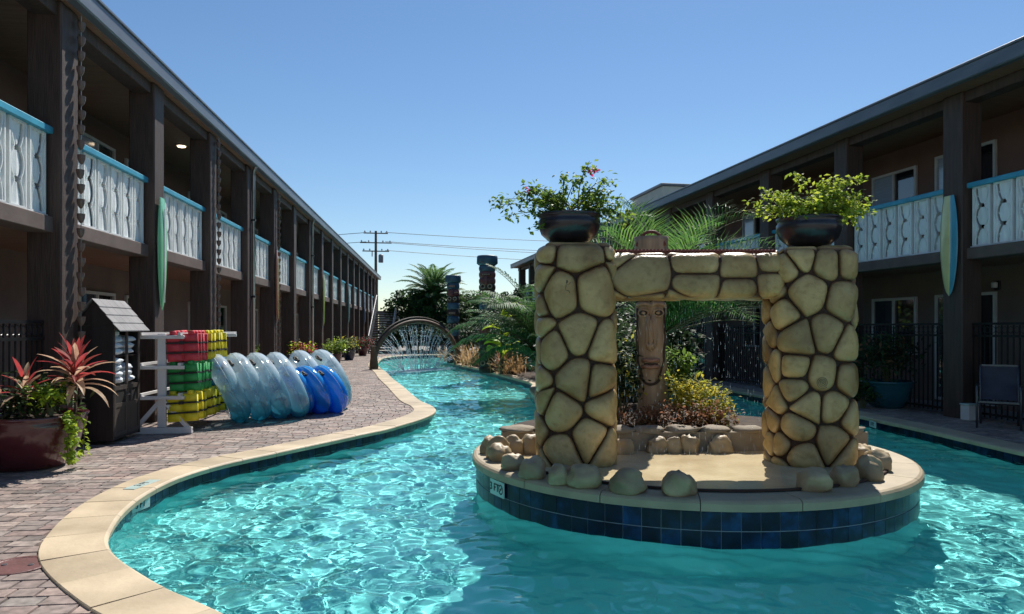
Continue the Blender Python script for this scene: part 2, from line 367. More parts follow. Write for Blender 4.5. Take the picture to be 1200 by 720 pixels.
def floor_mat():
    m, t, b = newmat('pool_plaster'); N, L = t.nodes, t.links
    g = N.new('ShaderNodeNewGeometry')
    nz = N.new('ShaderNodeTexNoise'); nz.inputs['Scale'].default_value = .9; nz.inputs['Detail'].default_value = 6; L.new(g.outputs['Position'], nz.inputs['Vector'])
    cr = N.new('ShaderNodeValToRGB'); e = cr.color_ramp.elements
    e[0].position = .3; e[0].color = (.20,.60,.59,1); e[1].position = .7; e[1].color = (.30,.72,.71,1)
    L.new(nz.outputs['Fac'], cr.inputs[0]); L.new(cr.outputs[0], b.inputs['Base Color']); b.inputs['Roughness'].default_value = .8
    return m
M['plaster'] = floor_mat()
def water_mat():
    m, t, b = newmat('pool_water'); N, L = t.nodes, t.links; N.remove(b)
    g = N.new('ShaderNodeBsdfGlass'); g.inputs['IOR'].default_value = 1.33; g.inputs['Roughness'].default_value = 0.0
    g.inputs['Color'].default_value = (.80,.98,.98,1)
    ge = N.new('ShaderNodeNewGeometry'); nz = N.new('ShaderNodeTexNoise'); nz.inputs['Scale'].default_value = 5.5; nz.inputs['Detail'].default_value = 3; nz.inputs['Distortion'].default_value = .5
    L.new(ge.outputs['Position'], nz.inputs['Vector']); bp = N.new('ShaderNodeBump'); bp.inputs['Distance'].default_value = .018
    L.new(g.outputs[0], N['Material Output'].inputs[0]); return m
M['water'] = water_mat()
def spray_mat():
    m, t, b = newmat('water_spray'); b.inputs['Base Color'].default_value = (.9,.95,1,1); b.inputs['Roughness'].default_value = .15
    b.inputs['Transmission Weight'].default_value = .4; b.inputs['IOR'].default_value = 1.33
    return m
M['spray'] = spray_mat()
# ------------------------------------------------------------ pool outline (deck level z = 0, water z = -0.155)
WATER = -0.155
def crom(pts, n=6, closed=False):
    out = []; m = len(pts)
    for i in range(m if closed else m-1):
        if closed: p0,p1,p2,p3 = (Vector(pts[(i+k-1) % m]) for k in range(4))
        else: p0,p1,p2,p3 = (Vector(pts[min(max(i+k-1,0),m-1)]) for k in range(4))
        for k in range(n):
            t = k/n; out.append(tuple(.5*((2*p1)+(p2-p0)*t+(2*p0-5*p1+4*p2-p3)*t*t+(3*p1-p0-3*p2+p3)*t**3)))
    if not closed: out.append(tuple(pts[-1]))
    return out
def resample(pts, step):
    P = [Vector(p) for p in pts]; out = [P[0]]; acc = 0
    for a, b in zip(P, P[1:]):
        L = (b-a).length; d = step - acc
        while d <= L: out.append(a + (b-a)*(d/L)); d += step
        acc = (acc + L) % step if step > 0 else 0
    return out
left_ctl = [(1.0,2.3),(-.3,2.95),(-1.0,3.4),(-1.70,4.01),(-2.28,4.465),(-2.95,5.15),(-3.28,5.8),(-3.50,6.5),(-3.60,7.2),(-3.58,7.86),(-3.40,8.5),(-3.10,9.1),(-2.91,9.5),
            (-2.41,10.55),(-2.0,11.43),(-1.62,12.75),(-1.52,13.8),(-1.72,14.8),(-2.13,16.0),(-3.0,19.5),(-3.85,22.8),(-4.63,26.1),(-5.6,29.9),(-6.3,33.6),(-6.9,38.5),(-6.3,42.0),(-4.2,43.8)]
right_ctl = [(-2.6,44.2),(.2,41.5),(2.6,35),(4.1,28),(5.2,22),(5.78,17.9),(6.25,14.2),(6.5,11.5),(6.62,9.27),(6.9,7),(7.1,5),(6.6,3.1),(4.6,2.1),(2.6,1.9)]
outline = crom(left_ctl + right_ctl, 6, closed=True)
# the lazy river winds round a long planted strip
strip_ctl = [(1.3,13.1),(.75,15.5),(.5,18.4),(.6,20.6),(.1,22.8),(-.57,25.4),(-1.3,28.2),(-2.27,31.3),(-3.2,35.2),(-3.2,38.2),(-2.2,38.6),(-.9,36),(.6,31),(1.8,26),(2.6,21),(3.2,17),(3.35,14.2),(2.5,12.5)]
strip = crom(strip_ctl, 5, closed=True)

def inside(p, poly):
    x, y = p[0], p[1]; c = False; j = len(poly)-1
    for i in range(len(poly)):
        xi, yi = poly[i]; xj, yj = poly[j]
        if (yi > y) != (yj > y) and x < (xj-xi)*(y-yi)/(yj-yi)+xi: c = not c
        j = i
    return c
OA = np.array(outline)
def dist_outline(x, y):
    A = OA; B = np.roll(OA, -1, 0); d = B-A; t = ((x-A[:,0])*d[:,0]+(y-A[:,1])*d[:,1])/(d**2).sum(1); t = np.clip(t,0,1)
    return float(np.sqrt((A[:,0]+t*d[:,0]-x)**2+(A[:,1]+t*d[:,1]-y)**2).min())
def sgn_area(p): return sum(a[0]*b[1]-b[0]*a[1] for a,b in zip(p, p[1:]+p[:1]))/2
if sgn_area(outline) > 0: orient = 1
else: orient = -1
def offset_pts(pts, d, closed=True):                 # positive d = outwards for the outline
    out = []; n = len(pts)
    for i in range(n):
        a = Vector(pts[(i-1) % n] if closed else pts[max(i-1,0)]); b = Vector(pts[(i+1) % n] if closed else pts[min(i+1,n-1)])
        t = (b-a).normalized(); nr = Vector((t.y, -t.x))
        out.append((pts[i][0]+nr.x*d, pts[i][1]+nr.y*d))
    return out
so = 1 if sgn_area(outline) > 0 else -1
ss = 1 if sgn_area(strip) > 0 else -1

# ground sheet with the pool cut out
big = [(-900,-300),(900,-300),(900,3000),(-900,3000)]
hole = offset_pts(outline, .14*so)
tri = tessellate_polygon([[Vector((x,y,0)) for x,y in big], [Vector((x,y,0)) for x,y in hole]])
g = MB(); g.add([(x,y,-.05) for x,y in big+hole], [t for t in tri])
tag(g.build('ground', M['ground']), kind='structure')

# pool shell: floor and walls
pf = MB(); n = len(outline)
fl = offset_pts(outline, .16*so)
tri = tessellate_polygon([[Vector((x,y,0)) for x,y in fl]])
pf.add([(x,y,-.95) for x,y in fl], tri)
tag(pf.build('pool_floor', M['plaster']), kind='structure')
pw = MB()
def wall_strip(mb, pts, z0, z1, closed=True):
    n = len(pts); vs = [(x,y,z0) for x,y in pts]+[(x,y,z1) for x,y in pts]
    mb.add(vs, [(i,(i+1)%n,n+(i+1)%n,n+i) for i in range(n if closed else n-1)])
wall_strip(pw, offset_pts(outline, .03*so), -1.2, -.02)
pool_wall = tag(pw.build('pool_wall', M['plaster']), kind='structure')
def tile_band(mb, pts, z0, z1, w, gap=.006, proud=.012, outw=1, closed=True):
    P = resample([Vector(p) for p in (pts + [pts[0]] if closed else pts)], w)
    for a, b in zip(P, P[1:]):
        d = (b-a).normalized(); nr = Vector((d.y,-d.x))*outw
        a2 = a + d*gap/2; b2 = b - d*gap/2
        vs = []
        for q in (a2, b2):
            for o_ in (0, proud):
                for z in (z0, z1): vs.append((q.x+nr.x*o_, q.y+nr.y*o_, z))
        mb.add(vs, [(2,6,7,3),(0,4,6,2),(1,3,7,5),(0,2,3,1),(4,5,7,6)])
tb = MB()
left_line = [p for p in crom(left_ctl, 6)]; right_line = [p for p in crom(right_ctl, 6)]
for ln in (left_line, right_line):
    tile_band(tb, offset_pts(ln, .03*so, False), -.30, -.165, .15, outw=-so, closed=False)
    tile_band(tb, offset_pts(ln, .03*so, False), -.159, -.03, .15, outw=-so, closed=False)
tag(tb.build('waterline_tiles', M['tile'], pool_wall), kind='stuff')

# coping: one stone after another
coping = tag(thing('pool_coping', None, None), kind='structure')
def coping_run(ln, step, parent, sgn, width=.38, m=None, z1=.018, z0=-.045, over=.05, name='coping_stone'):
    P = [Vector(p) for p in resample([Vector(q) for q in ln], .06)]
    k = max(2, int(round(step/.06))); i = 0; cnt = 0
    while i < len(P)-2:
        seg = P[i:min(i+k+1, len(P))]
        if len(seg) < 3: break
        mb = MB(); dz = rng.uniform(-.002,.002); sub = seg[::2] if len(seg) % 2 else seg[::2]+[seg[-1]]
        L = len(sub)
        if L < 2: break
        rows = []
        for j, p in enumerate(sub):
            d = (sub[min(j+1,L-1)] - sub[max(j-1,0)]).normalized(); nr = Vector((d.y,-d.x))*sgn
            q = p.copy()
            if j == 0: q += d*.003
            if j == L-1: q -= d*.003
            prof = [(-over, z0),(-over-.006,(z0+z1)/2+.012),(-over+.004,z1-.008),(-over+.02,z1),(width-.006,z1),(width,z1-.006),(width,z0)]
            rows += [(q.x+nr.x*o_, q.y+nr.y*o_, z+dz) for o_, z in prof]
        m_ = 7
        fs = [(a*m_+b, (a+1)*m_+b, (a+1)*m_+b+1, a*m_+b+1) for a in range(L-1) for b in range(m_-1)]
        fs += [tuple(range(m_)), tuple(range((L-1)*m_+m_-1,(L-1)*m_-1,-1))]
        mb.add(rows, fs); mb.build(name, m or M['coping'], parent); cnt += 1
        i += k
    return cnt
coping_run(left_line, .56, coping, so)
coping_run(right_line, .60, coping, so)

# planted strip
st = MB(); tri = tessellate_polygon([[Vector((x,y,0)) for x,y in strip]])
strip_in = offset_pts(strip, -.25*ss); tri2 = tessellate_polygon([[Vector((x,y,0)) for x,y in strip_in]])
wall_strip(st, strip, -1.2, -.03)
planter = tag(st.build('planter_strip', M['plaster']), kind='structure')
sb = MB(); sb.add([(x,y,-.03) for x,y in strip], tri); sb.build('soil', M['soil'], planter)
tb = MB(); tile_band(tb, strip, -.30,-.165,.15, outw=ss); tile_band(tb, strip, -.159,-.03,.15, outw=ss)
tag(tb.build('waterline_tiles', M['tile'], planter), kind='stuff')
coping_run(strip+[strip[0]], .6, planter, -ss, .30, z1=.03)

# water surface: real ripples
def waves(X, Y):
    r = np.random.RandomState(3); H = np.zeros_like(X)
    for lam, amp, n in ((1.9,.005,5),(1.0,.0062,8),(.55,.0054,12),(.30,.0033,18),(.18,.0016,22),(.12,.0007,24)):
        for i in range(n):
            a = r.uniform(0, 2*np.pi); l = lam*r.uniform(.75,1.3); ph = r.uniform(0, 2*np.pi); k = 2*np.pi/l
            wx = X + .25*np.sin(Y*1.3+ph); wy = Y + .25*np.sin(X*1.1+ph*2)
            H += amp/np.sqrt(n)*1.6*np.sin(k*(wx*np.cos(a)+wy*np.sin(a))+ph)
    fade = np.clip(1.25 - .35*np.sin(X*.7+1)*np.sin(Y*.45), .6, 1.5)
    return H*fade*.80
ys = [1.6]; 
while ys[-1] < 45: ys.append(ys[-1] + max(.022, .0042*ys[-1]))
xs = np.arange(-7.4, 7.4, .026); ys = np.array(ys)
X, Y = np.meshgrid(xs, ys); Z = WATER + waves(X, Y)
nx, ny = len(xs), len(ys)
# keep the quads near or inside the pool
cell = {}
def inn(x, y):
    k = (round(x/.3), round(y/.3))
    if k not in cell:
        c = (k[0]*.3, k[1]*.3); cell[k] = (inside(c, outline) or dist_outline(*c) < .33) and not (inside(c, strip) and min((Vector(c)-Vector(q)).length for q in strip) > .5)
    return cell[k]
idx = np.arange(nx*ny).reshape(ny, nx)
keep = np.array([[inn(x, y) for x in xs[:-1]] for y in ys[:-1]])
q = np.stack([idx[:-1,:-1], idx[:-1,1:], idx[1:,1:], idx[1:,:-1]], -1)[keep]
used = np.unique(q); remap = -np.ones(nx*ny, int); remap[used] = np.arange(len(used))
V = np.stack([X.ravel(), Y.ravel(), Z.ravel()], 1)[used]; q = remap[q]
me = bpy.data.meshes.new('water'); me.from_pydata(V.tolist(), [], q.tolist()); me.materials.append(M['water'])
me.polygons.foreach_set('use_smooth', [True]*len(me.polygons)); me.update()
water = tag(link('water', me), kind='structure')

# ------------------------------------------------------------ pavers
pav_left = tag(thing('deck_paving', None, None), kind='structure')
def paver_mb(mb, x, y, a, b, th, dz):
    c, s = math.cos(th), math.sin(th); e = .006
    def P(u, v, z): return (x+u*c-v*s, y+u*s+v*c, z)
    z0, z1 = -.03, dz
    vs = [P(-a,-b,z0),P(a,-b,z0),P(a,b,z0),P(-a,b,z0),P(-a+e,-b+e,z1),P(a-e,-b+e,z1),P(a-e,b-e,z1),P(-a+e,b-e,z1)]
    mb.add(vs, [(4,5,6,7),(0,1,5,4),(1,2,6,5),(2,3,7,6),(3,0,4,7)])
TH = R(4)
def cand(th, ox, oy, u0, u1, v0, v1, ok):
    res = []; v = v0; r = 0
    rr = random.Random(11)
    while v < v1:
        d = .15; u = u0 + (r % 2)*.11 + rr.uniform(0,.04)
        while u < u1:
            wd = rr.choice((.22,.22,.22,.16,.30)); cu, cv = u+wd/2, v+d/2
            x = ox + cu*math.cos(th) - cv*math.sin(th); y = oy + cu*math.sin(th) + cv*math.cos(th)
            if ok(x, y): res.append((x, y, wd/2-.003, d/2-.003, th))
            u += wd
        v += d; r += 1
    return res
DRAIN = (-3.33, 4.83)
def ok_left(x, y):
    if y > 46 or y < 2.4: return False
    post_x = -4.75 - .1095*y
    if x < post_x - .5: return False
    if inside((x,y), outline): return False
    if (x-DRAIN[0])**2 + (y-DRAIN[1])**2 < .14**2: return False
    return dist_outline(x, y) > .30
def ok_right(x, y):
    if y > 40 or y < 4: return False
    px = 10.5 - .2024*y
    if x > px + .5: return False
    return (not inside((x,y), outline)) and dist_outline(x, y) > .30
pl = cand(R(6), 0, 0, -10.5, 3, 2, 48, ok_left)
pl.sort(key=lambda p: -1/((p[0]**2+p[1]**2)) if abs(p[0]) < p[1]*.78 else 0)
meshes = {}
for p in pl[:290]:
    key = round(p[2], 3)
    if key not in meshes:
        mb = MB(); paver_mb(mb, 0, 0, p[2], p[3], 0, 0); meshes[key] = mb.mesh('paver', M['paver'])
    link('paver', meshes[key], pav_left, (p[0], p[1], rng.uniform(-.0025,.0025)), (rng.uniform(-.006,.006), rng.uniform(-.006,.006), p[4]))
mb = MB()
for p in pl[290:]: paver_mb(mb, *p[:5], rng.uniform(-.003,.002))
tag(mb.build('far_pavers', M['paver'], pav_left), kind='stuff')
pr = cand(R(11), 0, 0, 2, 14, 2, 44, ok_right)
mb = MB()
for p in pr: paver_mb(mb, *p[:5], rng.uniform(-.003,.002))
tag(mb.build('right_side_pavers', M['paver'], pav_left), kind='stuff')

t = thing('drain_cover', 'round maroon drain cover set in the pavers at the near left corner', 'drain cover', (*DRAIN, 0))
MB().lathe([(.20,-.02),(.20,.006),(.19,.010),(.165,.010),(.16,.006),(0.001,.006)], 28, cap=False).build('lid', M['maroon'] if False else mat('drain_red',(.17,.075,.07),(.12,.055,.05),.5,6,5,.4,30), t)
for sx in (-1,1): MB().lathe([(.018,.0),(.018,.012),(.012,.013),(.001,.013)], 10, (sx*.09,0,0), cap=False).build('bolt', M['steel'], t)

# ------------------------------------------------------------ breeze blocks
def block_mesh():
    mb = MB(); W_, H_, D_ = .36, 1.04, .09; fr = .028
    mb.box(-W_/2, -W_/2+fr, 0, D_, 0, H_); mb.box(W_/2-fr, W_/2, 0, D_, 0, H_)
    mb.box(-W_/2+fr, W_/2-fr, 0, D_, 0, fr); mb.box(-W_/2+fr, W_/2-fr, 0, D_, H_-fr, H_)
    pass
    h = (H_-2*fr); nodes = [fr+h*.0, fr+h*.31, fr+h*.69, fr+h]

    def half(z):
        if z < nodes[1]: t = (z-nodes[0])/(nodes[1]-nodes[0])*.5+.5
        elif z < nodes[2]: t = (z-nodes[1])/(nodes[2]-nodes[1])
        else: t = (z-nodes[2])/(nodes[3]-nodes[2])*.5
        return (.012 + .112*math.sqrt(max(0, math.sin(math.pi*t))) + .05*sum(math.exp(-((z-q_)/.012)**2) for q_ in nodes[1:3]))
    N_ = 44; xe = W_/2-fr
    lens = lambda z: half(z) - .05*sum(math.exp(-((z-q_)/.012)**2) for q_ in nodes[1:3]) - .030
    for za, zb_ in ((fr, nodes[1]-.035), (nodes[1]+.035, nodes[2]-.035), (nodes[2]+.035, fr+h)):       # oval medallion inside each opening
        vs = []; K = 10
        for i in range(K+1):
            z = za+(zb_-za)*i/K; x = max(.004, lens(z)); vs += [(-x,.034,z),(0,.022,z),(x,.034,z),(x,.06,z),(-x,.06,z)]
        mb.add(vs, [(i*5+k, i*5+(k+1)%5, (i+1)*5+(k+1)%5, (i+1)*5+k) for i in range(K) for k in range(5)])
        zc = (za+zb_)/2; mb.box(-.13,.13,.040,.056,zc-.012,zc+.012)
    for s in (-1, 1):
        vs = []
        for i in range(N_+1):
            z = fr + h*i/N_; x = half(z)
            vs += [(s*x, .026, z), (s*xe, .034, z), (s*x, .088, z)]
        fs = []
        for i in range(N_):
            a = i*3; b = a+3
            q1 = (a, a+1, b+1, b); q2 = (a, b, b+2, a+2)
            fs += [q1, q2] if s > 0 else [q1[::-1], q2[::-1]]
        mb.add(vs, fs)
        # raised rib along the curve
        for i in range(N_):
            z0 = fr+h*i/N_; z1 = fr+h*(i+1)/N_; x0, x1 = s*half(z0), s*half(z1)
            mb.add([(x0,.006,z0),(x0+s*.016,.006,z0),(x1+s*.016,.006,z1),(x1,.006,z1),(x0,.088,z0),(x0+s*.016,.030,z0),(x1+s*.016,.030,z1),(x1,.088,z1)],
                   [(0,1,2,3),(0,3,7,4),(1,5,6,2)])
    for zc in ():                           # little four pointed star at each pinch
        k = .05; q = .014
        pts = [(0,k),(q,q),(k*.9,0),(q,-q),(0,-k),(-q,-q),(-k*.9,0),(-q,q)]
        mb.add([(x, .002, zc+z) for x, z in pts] + [(0,-.008,zc)], [(i,(i+1)%8,8) for i in range(8)])
    return mb.mesh('breeze_block', M['block'])
BLOCK = block_mesh()

def unit_mesh(kind, w_, h_, upper):
    fr = MB(); f = .06
    fr.box(0, w_, 0, .07, h_-f, h_); fr.box(0, f, 0, .07, 0, h_-f); fr.box(w_-f, w_, 0, .07, 0, h_-f); fr.box(f, w_-f, 0, .07, 0, f)
    fr.box(w_/2-.03, w_/2+.03, .003, .06, f, h_-f)
    p1 = MB().box(f, w_/2-.03, .035, .05, f, h_-f); p2 = MB().box(w_/2+.03, w_-f, .042, .052, f, h_-f)
    return fr.mesh('frame', M['frame']), p1.mesh('pane', M['pane_blind'] if upper else M['pane']), p2.mesh('pane', M['pane_dark'])
UM = {}
def add_unit(b, kind, t_, s0, w_, z0, h_, sg, upper):
    key = (kind, w_, h_, upper)
    if key not in UM: UM[key] = unit_mesh(*key)
    fr, p1, p2 = UM[key]
    # local x of the unit runs along the building, its y points away from the pool
    o = link('door' if kind == 'door' else 'window', fr, b)
    o.location = (sg*(t_-.05), s0 if sg > 0 else s0, z0)
    o.rotation_euler = (0, 0, R(90)); 
    if sg > 0: o.rotation_euler = (0,0,R(-90)); o.location = (sg*(t_-.05), s0+w_, z0)
    link('pane', p1, o); link('pane', p2, o)

def building(sg, theta, P_, s_first, pitch, n, eave_over, name, label, unit_s, k0):
    b = thing(name, label, 'motel building', (0,0,0), theta)
    Wt = P_+1.96; s0 = s_first + k0*pitch - .6; s1 = s_first + (n-1)*pitch + .9
    def bx(nm, m, t0, t1, a0, a1, z0, z1, parent=b):
        return MB().bbox(sg*t0, sg*t1, a0, a1, z0, z1, .008).build(nm, m, parent)
    bx('lower_wall', M['wall_low'], Wt, Wt+.25, s0, s1, -.02, 2.87)
    bx('upper_wall', M['wall'], Wt, Wt+.25, s0, s1, 2.98, 5.80)
    bx('end_wall', M['wall'], Wt+.26, Wt+6, s1-.3, s1-.05, -.02, 5.78)
    bx('balcony_floor', M['soffit'], P_+.12, Wt+.2, s0, s1, 2.85, 2.99)
    bx('edge_beam', M['slab'], P_+.10, P_+.42, s0+.01, s1-.01, 2.82, 3.02)
    bx('soffit', M['soffit'], P_-eave_over+.10, Wt+.3, s0, s1, 5.79, 5.84)
    bx('eave_beam', M['post'], P_+.06, P_+.36, s0+.01, s1-.01, 5.60, 5.785)
    rf = MB(); e = P_-eave_over
    rf.add([(sg*(e+.02),s0-.1,5.98),(sg*(e+.02),s1+.1,5.98),(sg*(Wt+8),s1+.1,6.35),(sg*(Wt+8),s0-.1,6.35),
            (sg*(e+.02),s0-.1,5.86),(sg*(e+.02),s1+.1,5.86),(sg*(Wt+8),s1+.1,5.86),(sg*(Wt+8),s0-.1,5.86)],
           [(0,1,2,3),(4,5,6,7),(0,1,5,4),(1,2,6,5),(2,3,7,6),(3,0,4,7)])
    rf.build('roof', M['roof'], b)
    gt = MB().bbox(sg*(e-.06), sg*(e+.10), s0-.1, s1+.1, 5.78, 6.03, .02).bbox(sg*(e-.085), sg*(e+.01), s0-.1, s1+.1, 6.015, 6.06, .008)
    gt.build('gutter', M['fascia'], b)
    MB().box(sg*(P_+.5), sg*(Wt+.2), s0, s1, -.045, -.008).build('walkway', M['walk'], b)
    pm = MB().bbox(0, sg*.42, 0, .44, -.03, 5.785, .018)
    for k in range(30):                              # shallow carved grooves round the post
        pass
    PM = pm.mesh('post', M['post'])
    cap = MB().bbox(sg*(P_+.10), sg*(P_+.36), 0, pitch-.42, 4.075, 4.165, .01).mesh('rail_cap', M['cap'])
    for k in range(k0, n):
        s = s_first + k*pitch
        link('post', PM, b, (sg*P_, s, 0))
        if k < n-1:
            bal = MB().box(sg*(P_+.16), sg*(P_+.28), s+.45, s+pitch-.01, 3.022, 3.045).build('balcony', M['block'], b)
            link('rail_cap', cap, bal, (0, s+.43, 0))
            for j in range(6):
                o = link('breeze_block', BLOCK, bal, (sg*(P_+.16), s+.44+.045+(j+.5)*(pitch-.50)/6, 3.035), (0,0,R(-90) if sg > 0 else R(90)))
                o.rotation_euler = (0,0,R(-90)) if sg > 0 else (0,0,R(90))
            if sg < 0: pass
    k = 0
    for s in unit_s:
        if s0 < s < s1-3.5:
            for up in (0, 1):
                z = 3.05 if up else .05
                add_unit(b, 'door', Wt, s, 1.55, z, 2.30 if up else 2.28, sg, up)
                add_unit(b, 'window', Wt, s+2.1, 1.45, 4.0 if up else 1.0, 1.30 if up else 1.32, sg, up)
        k += 1
    return b
LT, RT = R(6.25), R(11.44)
LP, RP = 4.72, 10.29
LS, LPITCH = 9.72, 3.07
RS, RPITCH = 10.82, 3.11
left_b = building(-1, LT, LP, LS, LPITCH, 18, .15, 'motel_wing', 'long two storey dark brown motel wing with blue railed balconies, left of the pool', [LS-1.55+ 2*LPITCH*i for i in range(-2, 10)], -2)
right_b = building(1, RT, RP, RS, RPITCH, 13, .40, 'motel_wing', 'long two storey dark brown motel wing with blue railed balconies, right of the pool', [12.02-2*RPITCH + 2*RPITCH*i for i in range(-1, 7)], -2)
def wpt(theta, x, s, z): return Vector((x*math.cos(theta)-s*math.sin(theta), x*math.sin(theta)+s*math.cos(theta), z))

t = thing('rooftop_cabin', 'pale boxy roof structure on the right motel wing near its far end', 'roof structure', wpt(RT, RP+2.2, 29.0, 6.0), RT)
MB().bbox(0,5,0,3.6,0,1.75,.02).build('wall', M['rooftop'], t)
MB().bbox(-.1,5.1,-.1,3.7,1.752,1.86,.02).build('parapet_cap', M['fascia'], t)

# lamps on walls and soffits
def wall_lamp(sg, th, P_, s, z, label, glow='lamp'):
    t = thing('wall_lamp', label, 'wall lamp', wpt(th, sg*(P_+1.96), s, z), th, 'small lamps along the motel walls')
    MB().bbox(0, -sg*.03, -.06, .06, -.09, .09, .006).build('back_plate', M['metal_black'], t)
    MB().lathe([(.03,-.05),(.055,-.04),(.06,.05),(.03,.07)], 10, (-sg*.09,0,0)).build('lamp_shade', M[glow], t)
    MB().box(0, -sg*.09, -.01,.01,-.075,-.055).build('bracket', M['metal_black'], t)
wall_lamp(-1, LT, LP, LS+4.0, 4.95, 'lit amber wall lamp upstairs behind the nearest left balcony')
wall_lamp(-1, LT, LP, LS+4.0, 2.1, 'lit amber wall lamp downstairs above the towel locker')
wall_lamp(-1, LT, LP, LS+4*LPITCH+.9, 4.95, 'lit wall lamp upstairs behind the fifth balcony of the left wing')
wall_lamp(1, RT, RP, 12.0, 2.45, 'white wall lamp downstairs behind the patio chair', 'white')
for i, (s, lv) in enumerate(((LS+2.4*LPITCH,'over the third balcony'),)):
    t = thing('ceiling_lamp', 'small lit round ceiling lamp on the left wing soffit ' + lv, 'ceiling lamp', wpt(LT, -(LP+1.0), s, 5.79))
    MB().lathe([(.11,-.0),(.12,-.03)], 16).build('trim_ring', M['white'], t)
    MB().lathe([(.09,-.031),(.085,-.05),(.03,-.065)], 16).build('lamp_shade', M['lamp_w'], t)

# rain chains and downspouts
def rain_chain(k, label):
    p = wpt(LT, -(LP-.07), LS+k*LPITCH+.36, 0)
    t = thing('rain_chain', label, 'rain chain', (p.x, p.y, 5.75), LT)
    cup = MB().lathe([(.01,-.07),(.028,-.05),(.046,.0),(.05,.055),(.044,.055),(.024,-.03)], 10, cap=False).mesh('cup', M['chain'])
    lk = MB().tube([(0,0,-5.6),(0,0,0)], .006, 5).build('chain', M['steel'], t)
    for i in range(28): link('cup', cup, t, (rng.uniform(-.008,.008), rng.uniform(-.008,.008), -.15-i*.195))
rain_chain(0, 'dark cup rain chain hanging on the first post of the left wing in view')
rain_chain(2, 'dark cup rain chain hanging on the third post of the left wing in view')
rain_chain(4, 'dark cup rain chain hanging on the fifth post of the left wing in view')
def downspout(k, label):
    p = wpt(LT, -(LP-.05), LS+k*LPITCH+.40, 0)
    t = thing('downspout', label, 'downspout', (p.x, p.y, 0), LT)
    MB().tube([(0,0,.1),(0,0,5.55),(.02,-.05,5.7),(.1,-.15,5.8)], .045, 8).build('pipe', M['steel'], t, smooth=True)
    for z in (.6, 2.4, 4.4): MB().box(-.055,.055,-.055,.055,z,z+.04).build('clamp', M['metal_black'], t)
downspout(3, 'grey metal downspout on the fourth post of the left wing in view')
downspout(6, 'grey metal downspout on the seventh post of the left wing in view')

# surfboards hung on posts
def surfboard(p, th, sg, L_, W_, c1, c2, label, split=0.0):
    t = thing('surfboard', label, 'surfboard', p, th, 'surfboards hung on the posts')
    mb = MB(); mb2 = MB()
    N_ = 24; rows = []
    for i in range(N_+1):
        u = i/N_; hw = W_/2*max(0.03, (math.sin(math.pi*min(1,.10+u*.9))**.5)); rows.append((L_*(1-u)-L_, hw, .035*math.sin(math.pi*u)**.5+.004))
    def strip_(mb, a, b):
        vs = []
        for z, hw, th_ in rows:
            y0, y1 = -hw+(2*hw)*a, -hw+2*hw*b
            dm = lambda y: th_*(1-(y/(hw+1e-4))**2*.8)
            for k in range(5):
                y = y0+(y1-y0)*k/4; vs.append((-sg*dm(y), y, z))
            vs.append((0, y1, z)); vs.append((0, y0, z))
        m = 7
        fs = [(i*m+k,(i+1)*m+k,(i+1)*m+(k+1)%m,i*m+(k+1)%m) for i in range(N_) for k in range(m)]
        mb.add(vs, fs)
    if split:
        strip_(mb, 0, split); strip_(mb2, split+.0001, 1); mb.build('board', c1, t, True)
        mb2.build('stripe', c2, t, True)
    else:
        strip_(mb, 0, 1); mb.build('board', c1, t, True)
        MB().box(-sg*.036, -sg*.046, -.012, .012, -L_*.93, -L_*.1).build('stripe', c2, t)
    MB().box(-sg*.0, sg*.04, -.03, .03, -L_*.3, -L_*.28).build('bracket', M['metal_black'], t)
c_ = lambda n, a: mat('board_'+n, a, tuple(v*.85 for v in a), .3, 3, 3, coat=.5)
B = {k: c_(k, v) for k, v in dict(green=(.22,.58,.30), orange=(.42,.16,.09), yellow=(.50,.50,.08), teal=(.08,.30,.32), blue=(.05,.16,.40), cream=(.64,.60,.26), sky=(.05,.32,.45), white=(.6,.62,.6)).items()}
def on_left(k): return wpt(LT, -(LP-.045), LS+k*LPITCH+.22, 0)
for k, zt, L_, a, b_, lab in ((1,3.86,1.95,'green','white','green surfboard on the second post of the left wing, above the towel locker'),
                          (4,3.95,2.2,'orange','cream','rusty orange surfboard on the fifth post of the left wing'),
                          (7,3.9,2.2,'yellow','green','yellow surfboard on a far post of the left wing'),
                          (10,3.9,2.0,'teal','white','teal surfboard on a far post of the left wing'),
                          (13,3.9,2.0,'blue','white','blue surfboard on a post near the far end of the left wing')):
    p = on_left(k); p.z = zt; surfboard(p, LT, -1, L_, .42, B[a], B[b_], lab)
p = wpt(RT, RP-.045, RS+.24, 0); p.z = 3.98
surfboard(p, RT, 1, 1.8, .40, B['sky'], B['cream'], 'cream and sky blue surfboard hung on the nearest post of the right wing', .34)

# black railings on the ground floor
def fence(sg, th, P_, s, L_, label):
    t = thing('railing', label, 'railing', wpt(th, sg*(P_+.22), s, 0), th, 'black ground floor railings')
    H_ = 1.70
    for z in (.10, 1.45, H_-.04): MB().box(-.02,.02,0,L_,z,z+.04).build('rail', M['metal_black'], t)
    mb = MB(); k = int(L_/.115)
    for i in range(k+1):
        y = .01+i*(L_-.02)/k; mb.box(-.009,.009,y-.009,y+.009,.06,H_-.045)
        if i < k: mb.torus(.04,.006,10,4,c=(0,0,0)) if False else None
    tag(mb.build('bars', M['metal_black'], t), kind='stuff')
    sc_ = MB()
    for i in range(k):
        y = .01+(i+.5)*(L_-.02)/k
        pts = [(0, y+.045*math.cos(a*math.pi/6), 1.575+.055*math.sin(a*math.pi/6)) for a in range(13)]
        sc_.tube(pts, .006, 4, cap=False)
    tag(sc_.build('ring_row', M['metal_black'], t), kind='stuff')
ords = ['nearest', 'second', 'third', 'fourth', 'fifth', 'sixth']
fence(-1, LT, LP, LS-LPITCH+.45, LPITCH-.46, 'black metal railing behind the big maroon planter on the left')
